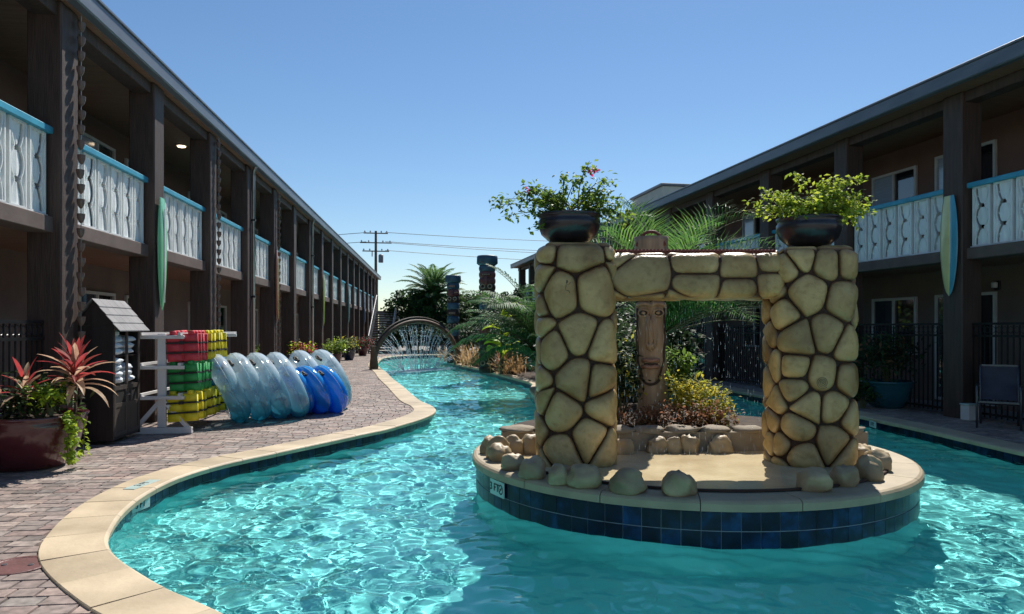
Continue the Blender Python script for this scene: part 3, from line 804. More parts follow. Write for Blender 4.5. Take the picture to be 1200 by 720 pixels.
for k in range(-1, 5):
    lab = {-1:'black metal railing behind the mesh patio chair at the right edge', 0:'black metal railing behind the teal planter, left of the patio chair'}.get(k, 'black metal railing in the %s bay of the right wing beyond the teal planter' % ords[k-1])
    fence(1, RT, RP, RS+k*RPITCH+.45, RPITCH-.46, lab)
# ------------------------------------------------------------ stone building blocks for the island
def clip(poly, a, b, c):                             # keep a*x+b*y <= c
    out = []; n = len(poly)
    for i in range(n):
        p, q = poly[i], poly[(i+1) % n]; dp = a*p[0]+b*p[1]-c; dq = a*q[0]+b*q[1]-c
        if dp <= 0: out.append(p)
        if (dp < 0) != (dq < 0) and abs(dp-dq) > 1e-9:
            t = dp/(dp-dq); out.append((p[0]+(q[0]-p[0])*t, p[1]+(q[1]-p[1])*t))
    return out
def voronoi(seeds, per, v0, v1):
    ext = [(x+k*per, y) for k in (-1, 0, 1) for x, y in seeds] if per else list(seeds); cells = []
    for x, y in seeds:
        r = .8; poly = [(x-r, max(v0,y-r)),(x+r, max(v0,y-r)),(x+r, min(v1,y+r)),(x-r, min(v1,y+r))]
        for X, Y in ext:
            dx, dy = X-x, Y-y; d2 = dx*dx+dy*dy
            if 1e-8 < d2 < 2.6:
                poly = clip(poly, dx, dy, (X*X+Y*Y-x*x-y*y)/2)
                if len(poly) < 3: break
        cells.append(poly if len(poly) >= 3 else None)
    return cells
def stone_mesh(poly, mapf, H=.075, gap=.004, name='stone', jitter=0):
    cx = sum(p[0] for p in poly)/len(poly); cy = sum(p[1] for p in poly)/len(poly)
    # shrink towards the middle by the joint width
    P = []
    for x, y in poly:
        d = math.hypot(x-cx, y-cy); k = max(.3, (d-gap)/max(d,1e-5)); P.append((cx+(x-cx)*k, cy+(y-cy)*k))
    for _ in range(2):                               # round the corners
        Q = []
        for a, b in zip(P, P[1:]+P[:1]):
            L = math.hypot(b[0]-a[0], b[1]-a[1]); e = min(.25, .042/max(L,1e-4))
            Q += [(a[0]+(b[0]-a[0])*e, a[1]+(b[1]-a[1])*e), (a[0]+(b[0]-a[0])*(1-e), a[1]+(b[1]-a[1])*(1-e))]
        P = Q
    Q = []
    for a, b in zip(P, P[1:]+P[:1]):                # split long sides so they follow curved faces
        L = math.hypot(b[0]-a[0], b[1]-a[1]); k = max(1, int(L/.06))
        Q += [(a[0]+(b[0]-a[0])*i/k, a[1]+(b[1]-a[1])*i/k) for i in range(k)]
    P = Q; n = len(P); rmin = min(math.hypot(x-cx, y-cy) for x, y in P)
    bev = [(0,-.2,1),(.002,.20,1),(.007,.42,.75),(.016,.60,.38),(.032,.74,.16),(.052,.88,.05),(.08,.96,.0)]
    if rmin < .15: bev = [(d_*rmin/.15, h_*(.55+.45*rmin/.15), e_) for d_, h_, e_ in bev]
    hm = 1.0 if rmin >= .15 else (.55+.45*rmin/.15)
    vs = []; ed = []
    for din, h, e in bev:
        for x, y in P:
            d = math.hypot(x-cx, y-cy); k = 1-din*1.1/max(d,.03)
            u, v = cx+(x-cx)*k, cy+(y-cy)*k
            vs.append(mapf(u, v, H*h + (.006*noise.noise(Vector((u*5, v*5, 1.3+jitter)))))); ed.append(e)
    for k, h in ((.30, hm), (.14, 1.02*hm)):
        for x, y in P:
            u, v = cx+(x-cx)*k, cy+(y-cy)*k
            vs.append(mapf(u, v, H*h + (.008*noise.noise(Vector((u*5, v*5, 1.3+jitter)))))); ed.append(0)
    vs.append(mapf(cx, cy, H*1.02*hm)); ed.append(0)
    R_ = len(bev)+2; fs = [(r*n+i, r*n+(i+1)%n, (r+1)*n+(i+1)%n, (r+1)*n+i) for r in range(R_-1) for i in range(n)]
    fs += [((R_-1)*n+i, (R_-1)*n+(i+1)%n, R_*n) for i in range(n)]
    me = bpy.data.meshes.new(name); me.from_pydata([tuple(p) for p in vs], [], fs); me.materials.append(M['faux'])
    me.polygons.foreach_set('use_smooth', [True]*len(me.polygons))
    a = me.attributes.new('edge', 'FLOAT', 'POINT'); a.data.foreach_set('value', ed); me.update(); return me

def rounded_rect(w_, d_, r):
    """perimeter mapping: u = 0 at the middle of the front side, growing to the right; returns f(u) -> (x, y, nx, ny) and the length"""
    segs = []; a, b = w_/2-r, d_/2-r
    segs.append(('l', (0,-d_/2), (a,-d_/2), (0,-1))); segs.append(('a', (a,-b), -90))
    segs.append(('l', (w_/2,-b), (w_/2,b), (1,0))); segs.append(('a', (a,b), 0))
    segs.append(('l', (a,d_/2), (-a,d_/2), (0,1))); segs.append(('a', (-a,b), 90))
    segs.append(('l', (-w_/2,b), (-w_/2,-b), (-1,0))); segs.append(('a', (-a,-b), 180))
    segs.append(('l', (-a,-d_/2), (0,-d_/2), (0,-1)))
    Ls = [math.hypot(s[2][0]-s[1][0], s[2][1]-s[1][1]) if s[0] == 'l' else r*math.pi/2 for s in segs]; T = sum(Ls)
    def f(u):
        u = u % T
        for s, L in zip(segs, Ls):
            if u <= L or s is segs[-1]:
                if s[0] == 'l':
                    t = u/L if L else 0; return (s[1][0]+(s[2][0]-s[1][0])*t, s[1][1]+(s[2][1]-s[1][1])*t, s[3][0], s[3][1])
                an = R(s[2]+90*u/L); return (s[1][0]+r*math.cos(an), s[1][1]+r*math.sin(an), math.cos(an), math.sin(an))
            u -= L
    return f, T

IC = (1.92, 8.07); IR = 2.33; IZ = .225
isl = thing('fountain_island', 'round tiled island platform with a tan rim under the rock archway', 'island', (IC[0], IC[1], 0))
MB().lathe([(IR-.02,-1.15),(IR-.02,-.19)], 96, cap=False).build('island_wall', M['plaster'], isl, True); MB().lathe([(IR-.0125,-.195),(IR-.0125,.124)], 92, cap=False).build('grout_band', M['grout'], isl, True)
ring_ctl = [(IR*math.cos(R(-a)), IR*math.sin(R(-a))) for a in range(0, 361, 3)]
# rim stones
def arc_stone(a0, a1, r0, r1, z0, z1, name, m, parent, n=6):
    mb = MB(); prof = [(r1-.02, z0), (r1+.012, z0+.010), (r1+.012, z1-.03), (r1-.004, z1-.010), (r1-.03, z1), (r0, z1), (r0, z0)]
    g_ = .004/r1; vs = []
    for i in range(n+1):
        a = a0+g_+(a1-a0-2*g_)*i/n; vs += [(r*math.cos(a), r*math.sin(a), z) for r, z in prof]
    k = len(prof); fs = [(i*k+j, (i+1)*k+j, (i+1)*k+(j+1)%k, i*k+(j+1)%k) for i in range(n) for j in range(k)]
    fs += [tuple(range(k-1,-1,-1)), tuple(range(n*k, n*k+k))]
    return mb.add(vs, fs).build(name, m, parent)
for i in range(18): arc_stone(2*math.pi*i/18, 2*math.pi*(i+1)/18, IR-.26, IR+.02, .125, IZ, 'rim_stone', M['rim'], isl, 10)
MB().lathe([(IR-.255,IZ+.006),(IR-.255,IZ+.022),(IR-.275,IZ+.026),(IR-.29,IZ+.006)], 96, cap=False).build('rim_lip', M['mortar'], isl, True)
# platform floor, wet and slightly uneven
mb = MB(); Ng, Mg = 40, 96
vs = [(0,0,IZ+.012)]
for i in range(1, Ng+1):
    r = (IR-.26)*i/Ng
    for k in range(Mg):
        a = 2*math.pi*k/Mg; x, y = r*math.cos(a), r*math.sin(a)
        vs.append((x, y, IZ+.010+.010*noise.noise(Vector((x*1.3, y*1.3, 4)))))
fs = [(0, 1+k, 1+(k+1)%Mg) for k in range(Mg)] + [(1+i*Mg+k, 1+(i+1)*Mg+k, 1+(i+1)*Mg+(k+1)%Mg, 1+i*Mg+(k+1)%Mg) for i in range(Ng-1) for k in range(Mg)]
mb.add(vs, fs); mb.build('platform', M['sand'], isl, True)
# blue tiles, two rows, singly
tw = 2*math.pi*IR/108
for r_, (z0, z1) in enumerate(((-.030,.122),(-.190,-.035))):
    tm = {}
    for i in range(92):
        a = 2*math.pi*i/92; 
        if 'm' not in tm:
            q = MB(); n_ = 2; vs = []
            for j in range(n_+1):
                an = (-.5+j/n_)*2*math.pi/92*.968
                for rr, z in ((IR-.032,z0),(IR-.010,z0+.001),(IR-.008,z0+.004),(IR-.008,z1-.004),(IR-.010,z1-.001),(IR-.032,z1)): vs.append((rr*math.cos(an), rr*math.sin(an), z))
            q.add(vs, [(j*6+b_, (j+1)*6+b_, (j+1)*6+b_+1, j*6+b_+1) for j in range(n_) for b_ in range(5)] + [tuple(range(5,-1,-1)), tuple(range(n_*6, n_*6+6))])
            tm['m'] = q.mesh('tile', M['tile'])
        link('tile', tm['m'], isl, (0,0,0), (0,0,a))
# planter wall and soil in the back half
zw = .13
MB().box(-2.04, 2.04, -.10, .10, IZ-.02, IZ+.22).build('planter_wall', M['planter_wall'], isl)
for i in range(11):
    x = -2.04 + i*.371; q = MB().blob((x+.185, .0, IZ+.235), .195, .145, .05, 50+i, 16, 9, .35, flat=False); q.build('cap_stone', M['planter_wall'], isl, True)
sl = MB(); pts = [(2.06*math.cos(R(a)), 2.06*math.sin(R(a))) for a in range(3, 178, 5)]
sl.prism(pts, IZ, IZ+.19); sl.build('soil', M['soil'], isl)

# depth marker on the island face
def text(body, size, m, parent, loc, rot, ext=.002, name='lettering', align='CENTER'):
    cu = bpy.data.curves.new('t', 'FONT'); cu.body = body; cu.size = size; cu.extrude = ext; cu.align_x = align; cu.align_y = 'CENTER'; cu.offset = .004*size*2
    o = bpy.data.objects.new('t', cu); col.objects.link(o); dg = bpy.context.evaluated_depsgraph_get(); dg.update()
    me = bpy.data.meshes.new_from_object(o.evaluated_get(dg)); bpy.data.objects.remove(o); me.materials.clear(); me.materials.append(m)
    return link(name, me, parent, loc, rot)
M['mark'] = mat('marker_white', (.50,.62,.58), (.42,.54,.50), .3, 5, 3)
def depth_marker(p, rz, label, w_=.32, h_=.135, icon=True, tilt=0, size=1.0):
    t = thing('depth_marker', label, 'depth marker', p, rz, rx=tilt)
    MB().bbox(-w_/2, w_/2, -.006, .006, -h_/2, h_/2, .002).build('plate', M['mark'], t)
    text('3 FT', .105*size, M['black'], t, (-.05 if icon else 0, -.008, 0), (R(90),0,0))
    if icon:
        q = MB().torus(.042, .007, 24, 4); o = q.build('ring', M['black'], t); o.location = (w_/2-.062, -.007, 0); o.rotation_euler = (R(90),0,0); o.scale = (1,1,.3)
        q = MB().bar((-.028,-.009,-.028),(.028,-.009,.028), .008, .003, up=(0,1,0)); q.build('slash', M['black'], t, loc=(w_/2-.062,0,0))
        q = MB().box(-.02,.012,-.009,-.007,-.004,.006).box(.010,.02,-.009,-.007,.0,.012); q.build('diver', M['black'], t, loc=(w_/2-.062,0,0))
am = math.atan2(-1.27, -1.0-1.17)
pm_ = gnd(590, 583, -.035)
am = R(208)
depth_marker((IC[0]+(IR+.006)*math.cos(am), IC[1]+(IR+.006)*math.sin(am), .045), am+R(90), 'white 3 FT depth marker with a no diving symbol on the blue tiled island face', .29, .15)
pL = Vector((-3.54, 6.75, 0)); dl = Vector((-.09, 1, 0))
depth_marker((-3.555, 6.85, -.085), R(84)+R(0), 'small white depth marker on the left pool wall under the curved coping', .30, .11, False, size=.8)
depth_marker((6.34, 10.9+1.7, -.085), R(-97), 'small white depth marker on the right pool wall in front of the railing', .30, .11, False, size=.8)
t = thing('depth_marker', 'white depth marker lying flat on the tan coping of the near left curve', 'depth marker', (-3.74, 7.25, .021), R(84), rx=0)
MB().bbox(-.22,.22,-.06,.06,-.004,.004,.002).build('plate', M['mark'], t); text('3 FT', .10, M['black'], t, (0,0,.005), (0,0,0), .001)

# rock pillars and lintel
def pillar(name, label, cx, cy, w_, d_, z0, z1, seeds_front, seed):
    t = thing(name, label, 'rock pillar', (cx, cy, 0)); f, T = rounded_rect(w_, d_, .17)
    core = MB(); pts = [f(T*i/48)[:2] for i in range(48)]; core.prism(pts, z0-.02, z1-.03); core.build('core', M['mortar'], t)
    rr = random.Random(seed); seeds = list(seeds_front); fr = [s for s in seeds]
    tries = 0
    while tries < 3000:
        u = rr.uniform(-T/2, T/2); v = rr.uniform(z0-.05, z1+.02); tries += 1
        if -w_/2-.02 < u < w_/2+.02 and seeds_front: continue
        mind = .21 if (u < -w_/2 and u > -w_/2-d_-.1) else .30
        if all(min(abs(u-a), T-abs(u-a))**2+(v-b)**2 > mind**2 for a, b in seeds): seeds.append((u, v))
    def mp(u, v, h):
        x, y, nx, ny = f(u); bul = .012*noise.noise(Vector((x*2, y*2, v*2+seed)))
        h += bul*1.6-.008; zz = v
        top = z1-.10
        if v > top:                                   # round over at the top
            k = (v-top)/.10; h -= .06*k*k
        return (x+nx*h, y+ny*h, zz)
    for c in voronoi(seeds, T, z0-.02, z1):
        if c: link('stone', stone_mesh(c, mp, jitter=seed), t)
    # top stones
    ts = [(rr.uniform(-w_/2,w_/2), rr.uniform(-d_/2,d_/2)) for _ in range(7)]
    for c in voronoi(ts, 0, -d_/2, d_/2):
        if c:
            for a, b, cc in ((1,0,w_/2-.02),(-1,0,w_/2-.02),(0,1,d_/2-.02),(0,-1,d_/2-.02)):
                c = clip(c, a, b, cc)
                if len(c) < 3: break
            if len(c) >= 3: link('stone', stone_mesh(c, lambda u, v, h: (u, v, z1-.04+h), jitter=seed), t)
    return t
Zi = IZ
LC = (.65, 7.36); RC = (3.05, 7.36); PD = .60
k1 = 840/7.05; fl1 = [(140,55),(85,190),(195,180),(60,345),(145,305),(222,335),(145,432),(206,440),(85,530),(180,610),(232,510),(92,650),(232,640)]
s1 = [(((620+x/2.483)-600)/k1-LC[0], EYE+(385-(270+y/2.483))/k1) for x, y in fl1]
pl1 = pillar('rock_pillar', 'left rock pillar of the archway, carrying the straggly bougainvillea bowl', *LC, .70, PD, Zi, 2.44, s1, 4)
k2 = 840/7.07; fl2 = [(130,45),(200,62),(270,60),(143,165),(255,190),(112,305),(202,285),(272,320),(105,392),(182,412),(272,425),(105,450),(145,500),(222,505),(284,545),(108,572),(225,610),(120,655),(275,650)]
s2 = [(((890+x/2.57)-600)/k2-RC[0], EYE+(385-(280+y/2.57))/k2) for x, y in fl2]
pl2 = pillar('rock_pillar', 'right rock pillar of the archway, carrying the full green bowl', *RC, .72, PD, Zi, 2.40, s2, 9)

M['carve'] = mat('carved_mark', (.16,.15,.08), (.10,.09,.05), .6, 8, 4)
q = MB(); cx_, cz_, yy = -.125, 1.985, -PD/2-.070             # small lizard sign on a stone of the left pillar
q.tube([(cx_+a_, yy+.002*k_, cz_+b_) for k_, (a_, b_) in enumerate([(.010,.088),(.012,.070),(.004,.050),(0,.025),(-.004,0),(-.002,-.025),(.006,-.05),(.018,-.075),(.034,-.092),(.052,-.096),(.062,-.086)])], [.006,.013,.009,.012,.013,.011,.008,.006,.005,.004,.003], 7)
for pts in ([(.004,.038),(.034,.046),(.044,.064)], [(0,.036),(-.028,.048),(-.034,.068)], [(0,-.012),(.032,-.020),(.038,-.042)], [(-.004,-.012),(-.036,-.016),(-.046,-.036)]):
    q.tube([(cx_+a_, yy, cz_+b_) for a_, b_ in pts], .0042, 5)
q.build('lizard_carving', M['carve'], pl1, True)
q = MB(); q.tube([((960-600)/k2-RC[0]+.012*(a/6.28)*math.cos(a)*1.3, -PD/2-.068, 1.07+.012*(a/6.28)*math.sin(a)*1.3) for a in [k*.4 for k in range(2, 62)]], .0026, 5); q.build('spiral_carving', M['carve'], pl2, True)
t = thing('rock_lintel', 'long rock lintel across the two pillars of the archway', 'rock lintel', (1.85, 7.44, 2.13))
f, T = rounded_rect(.60, .41, .09)                   # section: first axis = depth, second = height
core = MB(); n_ = 40; pts = [f(T*i/n_)[:2] for i in range(n_)]
core.add([(sx, y, z) for sx in (-.88, .88) for y, z in pts], [(i, (i+1)%n_, n_+(i+1)%n_, n_+i) for i in range(n_)] + [tuple(range(n_)), tuple(range(2*n_-1, n_-1, -1))])
core.build('core', M['mortar'], t)
# u runs round the section; the front face is at u = 3T/4 (its first axis points to -y)
kf = 840/7.13
fs_ = [(752,323),(818,309),(818,333),(869,305),(871,338),(876,320),(908,309),(909,334)]
def uv(px, py):
    z = EYE+(385-py)/kf-2.13; x = (px-600)/kf-1.85; return (-(T/4) - z, x)     # going up the front face lowers u
sd_ = [uv(*p) for p in ((754,322),(820,306),(820,336),(868,312),(868,341),(908,306),(908,334))]
rr = random.Random(5); 
while True:
    ok = 0
    for _ in range(400):
        u = rr.uniform(-T/2, T/2); v = rr.uniform(-.88,.88)
        if abs(u+T/4) < .30: continue
        if all(min(abs(u-a), T-abs(u-a))**2+(v-b)**2 > .27**2 for a, b in sd_): sd_.append((u, v)); ok = 1
    if not ok: break
def mpl(u, v, h):
    a, b, na, nb = f(u); h = h*.8-.006
    return (v, a+na*h, b+nb*h)
for c in voronoi(sd_, T, -.87, .87):
    if c: link('stone', stone_mesh(c, mpl, H=.05, jitter=3), t)
# the red ribbed trim along the top, with the drip line
t = thing('roof_trim', 'dark red ribbed trim strip lying along the top of the rock lintel', 'trim', (1.85, 7.46, 2.350))
MB().box(-.85,.85,-.13,.13,0,.035).build('board', M['red_trim'], t)
RB = MB().tube([(0,-.15,.045),(0,.15,.045)], .016, 6).mesh('rib', M['red_trim'])
for i in range(46): link('rib', RB, t, (-.84+i*.037, 0, 0))

# rocks round the platform
def rock(px, py, w_, h_, label, seed, z=IZ+.01, dd=1.0, group='rounded rocks round the island platform'):
    p = gnd(px, py, z); W_ = w_/F*p.y
    t = MB().blob((0,0,h_*.26), W_/2*1.05, W_/2*dd, h_*.62, seed, 24, 16, .30, sq=.86).build('rock', M['rock'], smooth=True)
    t.location = (p.x, p.y+W_/2*dd*.55, z); t.rotation_euler.z = 0
    return tag(t, label, 'rock', group)
for r in ((574,531,22,.21,'rock on the far left end of the platform rim',1),(586,540,26,.19,'rock second from the left end of the rim, low and round',2),
          (601,550,28,.17,'third rock from the left end of the rim, smooth brown',3),(626,560,33,.21,'grooved rock in front of the left pillar, its left edge',4),
          (656,567,30,.19,'grooved rock directly in front of the left pillar',5),(685,571,40,.21,'wide pale rock at the right foot of the left pillar',6),
          (738,577,42,.21,'single low rock on the rim right of the left pillar',7),(798,580,38,.22,'rounded single rock on the front rim at mid platform',8),
          (959,575,38,.21,'flat dark capped rock in front of the right pillar',9),(992,569,30,.20,'greenish rock at the right foot of the right pillar',10),
          (1022,562,32,.24,'tall shiny rock on the right rim of the platform',11),(1032,551,30,.22,'sunlit orange rock on the right rim behind the shiny one',12),
          (1012,541,30,.2,'sunlit rock close behind the right pillar',13)):
    rock(*r)
for r in ((731,533,27,.19,'tan rock against the planter wall beside the left pillar',21,.6),(772,531,27,.20,'squarish rock against the planter wall, left of a close trio',22,.7),
          (791,531,20,.20,'middle rock of the close trio against the planter wall',23,.7),(809,531,24,.23,'tall round rock at the right of the trio by the wall',24,.7),
          (846,531,30,.20,'single round rock against the planter wall, right of the trio',25,.7)):
    rock(r[0], r[1], r[2], r[3], r[4], r[5], dd=r[6], group='rocks against the planter wall')
for i, (px, py, w_, lab) in enumerate(((583,536,26,'back rim rock at the left end of the low rock row'),(602,534,26,'back rim rock second in the low rock row'),(621,533,28,'back rim rock beside the left pillar in the low row'))):
    rock(px, py, w_, .24, lab, 31+i, dd=.7, group='low row of rocks on the back left rim')

# falling drops under the lintel: thin streaks of water
mb = MB(); rr = random.Random(8)
for i in range(60):
    x0 = 1.02 + 1.68*i/60 + rr.uniform(-.01,.01)
    z = 1.91
    while z > IZ+.02:
        z -= rr.uniform(.03,.20)
        if rr.random() < .5: continue
        x = x0 + rr.uniform(-.012,.012); y = 7.46 + rr.uniform(-.02,.02); L_ = rr.uniform(.012,.055); r_ = rr.uniform(.0008,.0017)
        mb.add([(x-r_,y,z),(x+r_,y,z),(x,y+r_,z),(x,y,z+L_),(x,y,z-L_*.6)], [(0,1,3),(1,2,3),(2,0,3),(1,0,4),(2,1,4),(0,2,4)])
tag(mb.build('falling_drops', M['spray']), kind='stuff')

# ------------------------------------------------------------ plants
def frond(lf, stm, base, az, el, L, leaf, n=26, droop=.9, vee=.6, w_=.022, curl=0.0, r=.012):
    p = Vector(base); pts = [p.copy()]; dirs = []
    e = el; step = L/n
    for i in range(n):
        d = Vector((math.cos(az)*math.cos(e), math.sin(az)*math.cos(e), math.sin(e))); p = p + d*step; pts.append(p.copy()); dirs.append(d)
        e -= droop*(.35+1.3*i/n)/n; az += curl/n
    stm.tube(pts, [r*(1-.85*i/n) for i in range(n+1)], 5, cap=False)
    for i in range(2, n):
        d = dirs[i]; side = d.cross(Vector((0,0,1))).normalized(); up = side.cross(d); u = i/n
        ll = leaf*(math.sin(math.pi*min(1,(u*.93+.12)))**.6)
        for s in (-1, 1):
            dd = (side*s*1.0 + d*(.85 if vee < .9 else 1.25) + up*vee*rng.uniform(.6,1.1)).normalized()
            lf.leaf(pts[i], dd, up, ll*rng.uniform(.85,1.1), w_, .35)
def palm_cluster(name, label, cat, base, stems, m_leaf, group=None, trunk=None, tm=None):
    t = thing(name, label, cat, base, 0, group)
    for s in stems:                                  # every frond a part, its midrib a sub-part
        lf, stm = MB(), MB(); frond(lf, stm, *s); fo = lf.build('frond', m_leaf, t); stm.build('midrib', M['stem'], fo, True)
    if trunk: trunk.build('trunk', tm or M['bark'], t, True)
    return t
def bush(name, label, cat, base, rx, ry, h, n, m, leafw=.05, leafl=.09, stems=14, group=None, seed=0, parent=None, z0=0, shape=1.0, m2=None, frac=0, updir=.4, stem_mat=None):
    rr = random.Random(seed*7+1); t = parent or thing(name, label, cat, base, 0, group); lf, l2, sm = MB(), MB(), MB()
    cl = []
    for i in range(max(5, n//60)):
        a = rr.uniform(0, 2*math.pi); q = math.sqrt(rr.random()); cl.append(Vector((rx*q*math.cos(a)*.8, ry*q*math.sin(a)*.8, z0+h*(.35+.55*rr.random()*(1-.5*q*q*shape)))))
    for i in range(stems):
        c = rr.choice(cl); sm.tube([(rr.uniform(-.1,.1)*rx, rr.uniform(-.1,.1)*ry, z0*.2), (c.x*.45, c.y*.45, c.z*.55), tuple(c)], [.012,.008,.003], 4, cap=False)
    for i in range(n):
        c = rr.choice(cl); s = min(rx, ry, h)*.34
        p = c + Vector((rr.gauss(0,1)*s, rr.gauss(0,1)*s, rr.gauss(0,1)*s*.75))
        if p.z < .02: p.z = .02+rr.random()*.1
        d = (Vector((rr.gauss(0,1), rr.gauss(0,1), rr.gauss(0,.7)+updir)))
        (l2 if m2 and rr.random() < frac else lf).leaf(p, d, (rr.gauss(0,.4), rr.gauss(0,.4), 1), leafl*rr.uniform(.6,1.3), leafw*rr.uniform(.7,1.2), rr.uniform(0,.5))
    lf.build('foliage', m, t); 
    if l2.v: l2.build('bright_leaves', m2, t)
    if stems: sm.build('stems', stem_mat or M['stem'], t)
    return t

# bowls of the pillars and what grows in them
def bowl(px, ybase, Yd, label):
    p = at(px, ybase, Yd); t = thing('planter_bowl', label, 'planter bowl', p); t.scale = (.93,.93,.95)
    MB().lathe([(.13,0),(.22,.02),(.31,.10),(.345,.19),(.345,.24),(.325,.27),(.345,.29),(.35,.31),(.33,.315),(.31,.29),(.001,.27)], 36, cap=False).build('bowl', M['bowl'], t, True)
    MB().lathe([(.31,.275),(.001,.285)], 24, cap=False).build('soil', M['soil'], t)
    return p
pb1 = bowl(667, 286, 7.4, 'glossy black bowl planter on top of the left rock pillar')
pb2 = bowl(948, 290, 7.4, 'glossy black bowl planter on top of the right rock pillar')
def bougain(p, spec, label, n, seed, m, spread, flowers=0, wild=1.0, hgt=.5):
    rr = random.Random(seed); t = thing('bougainvillea', label, 'potted plant', (p.x, p.y, p.z+.26)); lf, sm, fl = MB(), MB(), MB()
    ends = []
    for i in range(n):
        a = rr.uniform(0, 2*math.pi); L_ = rr.uniform(.35, 1.0)*spread[0]; hh = rr.uniform(.12, 1.0)*hgt
        ends.append((math.cos(a)*L_, math.sin(a)*L_*.6, hh*(1.15-.6*L_/spread[0])))
    ends += spec
    for e in ends:
        e = Vector(e); mid = Vector((e.x*.4+rr.uniform(-.05,.05), e.y*.4, e.z*.85+.10)); st_ = Vector((rr.uniform(-.12,.12), rr.uniform(-.12,.12), 0))
        pts = [st_*(1-t_)**2 + mid*2*t_*(1-t_) + e*t_*t_ for t_ in [k/8 for k in range(9)]]
        sm.tube(pts, [.007*(1-.1*k) for k in range(9)], 4, cap=False)
        L_ = e.length; K = int(L_*75*wild)+12
        for j in range(K):
            u = rr.uniform(.25, 1.0)**.8; q = pts[min(7, int(u*8))].lerp(pts[min(8, int(u*8)+1)], u*8-int(u*8) if u < 1 else 0)
            q = q + Vector((rr.gauss(0,.035), rr.gauss(0,.035), rr.gauss(0,.03)))
            lf.leaf(q, (rr.gauss(0,1), rr.gauss(0,1), rr.gauss(-.2,.7)), (rr.gauss(0,.5), rr.gauss(0,.5), 1), rr.uniform(.035,.075), rr.uniform(.026,.05), .2)
    lf.build('foliage', m, t); sm.build('stems', M['stem'], t)
    if flowers:
        for fx, fy, fz in ((.25,0,.52),(.21,.03,.49),(.29,-.02,.50),(-.42,0,.28))[:flowers]:
            for j in range(9): fl.leaf((fx+rr.gauss(0,.02), fy+rr.gauss(0,.02), fz+rr.gauss(0,.02)), (rr.gauss(0,1), rr.gauss(0,1), rr.gauss(0,1)), (0,0,1), .045, .035, 0)
        fl.build('flowers', M['flower'], t)
bougain(pb1, [(-.82,0,.13),(-.76,.05,.20),(-.70,0,.02),(-.55,.02,.26),(-.45,-.05,.32),(.25,0,.54),(-.06,0,.44),(.45,0,.40),(.55,0,.2),(.62,-.1,.05),(.68,0,-.02),(-.4,-.2,-.12),(.1,.1,.42)],
        'straggly bougainvillea with a pink bloom in the bowl on the left pillar', 20, 2, M['lf_boug'], (.55,), 4, .95, .42)
bougain(pb2, [(.55,0,.45),(.65,0,.20),(.60,-.05,.06),(-.60,0,.12),(-.5,0,.30),(-.15,0,.48),(.35,0,.42)],
        'full yellow green bushy plant in the bowl on the right pillar', 46, 5, leafmat('bright_leaf', (.34,.42,.05), (.13,.22,.03), .5), (.60,), 0, 1.0, .44)

# tiki pole behind the platform
tp = at(763, 503, 9.0); tp.z = IZ+.18
t = thing('tiki_pole', 'carved wooden tiki pole with a long face, behind the archway opening', 'tiki pole', tp, R(-12))
H_ = 2.74-tp.z
mb = MB(); n_ = 20; prof = []
for i in range(41):
    z = H_*i/40; prof.append((.185+.010*math.sin(i*1.1)+(.03 if i > 36 else 0), z))
mb.lathe(prof, 22, wob=.03); mb.build('pole', M['tiki'], t, True)
zb = lambda z: z-tp.z
def arc_pts(cx, cz, rx, rz, a0, a1, n=14, y=-.20):
    o = []
    for i in range(n+1):
        a = R(a0+(a1-a0)*i/n); x = cx+rx*math.cos(a); o.append((x, -math.sqrt(max(.003,.2**2-x*x))-.0, cz+rz*math.sin(a)))
    return o
for s in (-1, 1):
    for j in range(3): MB().tube(arc_pts(s*.085, zb(1.865+.055*j), .085+.008*j, .04, 10, 170), .024 if j % 2 == 0 else .012, 6).build('brow', M['tiki_dark'] if j % 2 else M['tiki'], t, True)
    MB().tube(arc_pts(s*.088, zb(1.79), .060, .042, 0, 360, 20), .016, 6).build('eye_ring', M['tiki'], t, True); MB().blob((s*.088, -.165, zb(1.79)), .055, .035, .04, 3, 14, 8, 0, False).build('eye_socket', M['tiki_dark'], t, True)
    MB().blob((s*.088, -.193, zb(1.79)), .026, .02, .020, 3, 12, 8, 0, False).build('eye', M['tiki'], t, True)
    MB().tube([(s*.03,-.20,zb(1.76)),(s*.035,-.205,zb(1.6)),(s*.055,-.21,zb(1.42)),(s*.03,-.215,zb(1.36))], .026, 6).build('nose_ridge', M['tiki'], t, True)
    MB().tube([(s*.165,-.11,zb(1.85)),(s*.17,-.10,zb(1.5)),(s*.16,-.12,zb(1.2)),(s*.10,-.18,zb(1.0))], .014, 6).build('cheek_groove', M['tiki_dark'], t, True)
MB().blob((0,-.2,zb(1.52)), .035, .05, .20, 5, 12, 10, .1, False).build('nose', M['tiki'], t, True)
MB().blob((0,-.21,zb(1.38)), .06, .05, .05, 6, 12, 8, .1, False).build('nose_tip', M['tiki'], t, True)
for z in (1.20, 1.12): MB().tube([(-.10,-.165,zb(z)),(-.05,-.205,zb(z)+.012),(0,-.215,zb(z)),(.05,-.205,zb(z)+.012),(.10,-.165,zb(z))], .026, 8).build('lip', M['lip'], t, True)
MB().tube([(-.08,-.17,zb(1.16)),(0,-.225,zb(1.16)),(.08,-.17,zb(1.16))], .012, 6).build('mouth', M['tiki_dark'], t, True)
MB().tube(arc_pts(0, zb(1.05), .13, .14, 190, 350, 16), .016, 6).build('chin_groove', M['tiki_dark'], t, True)
for j, rz_ in enumerate((.10, .18)): MB().tube([(.17*math.cos(R(a))*(1-.1*j), -.12, H_-.12+rz_*math.sin(R(a))) for a in range(0, 181, 15)], .022, 6).build('crown_arch', M['red_trim'], t, True)

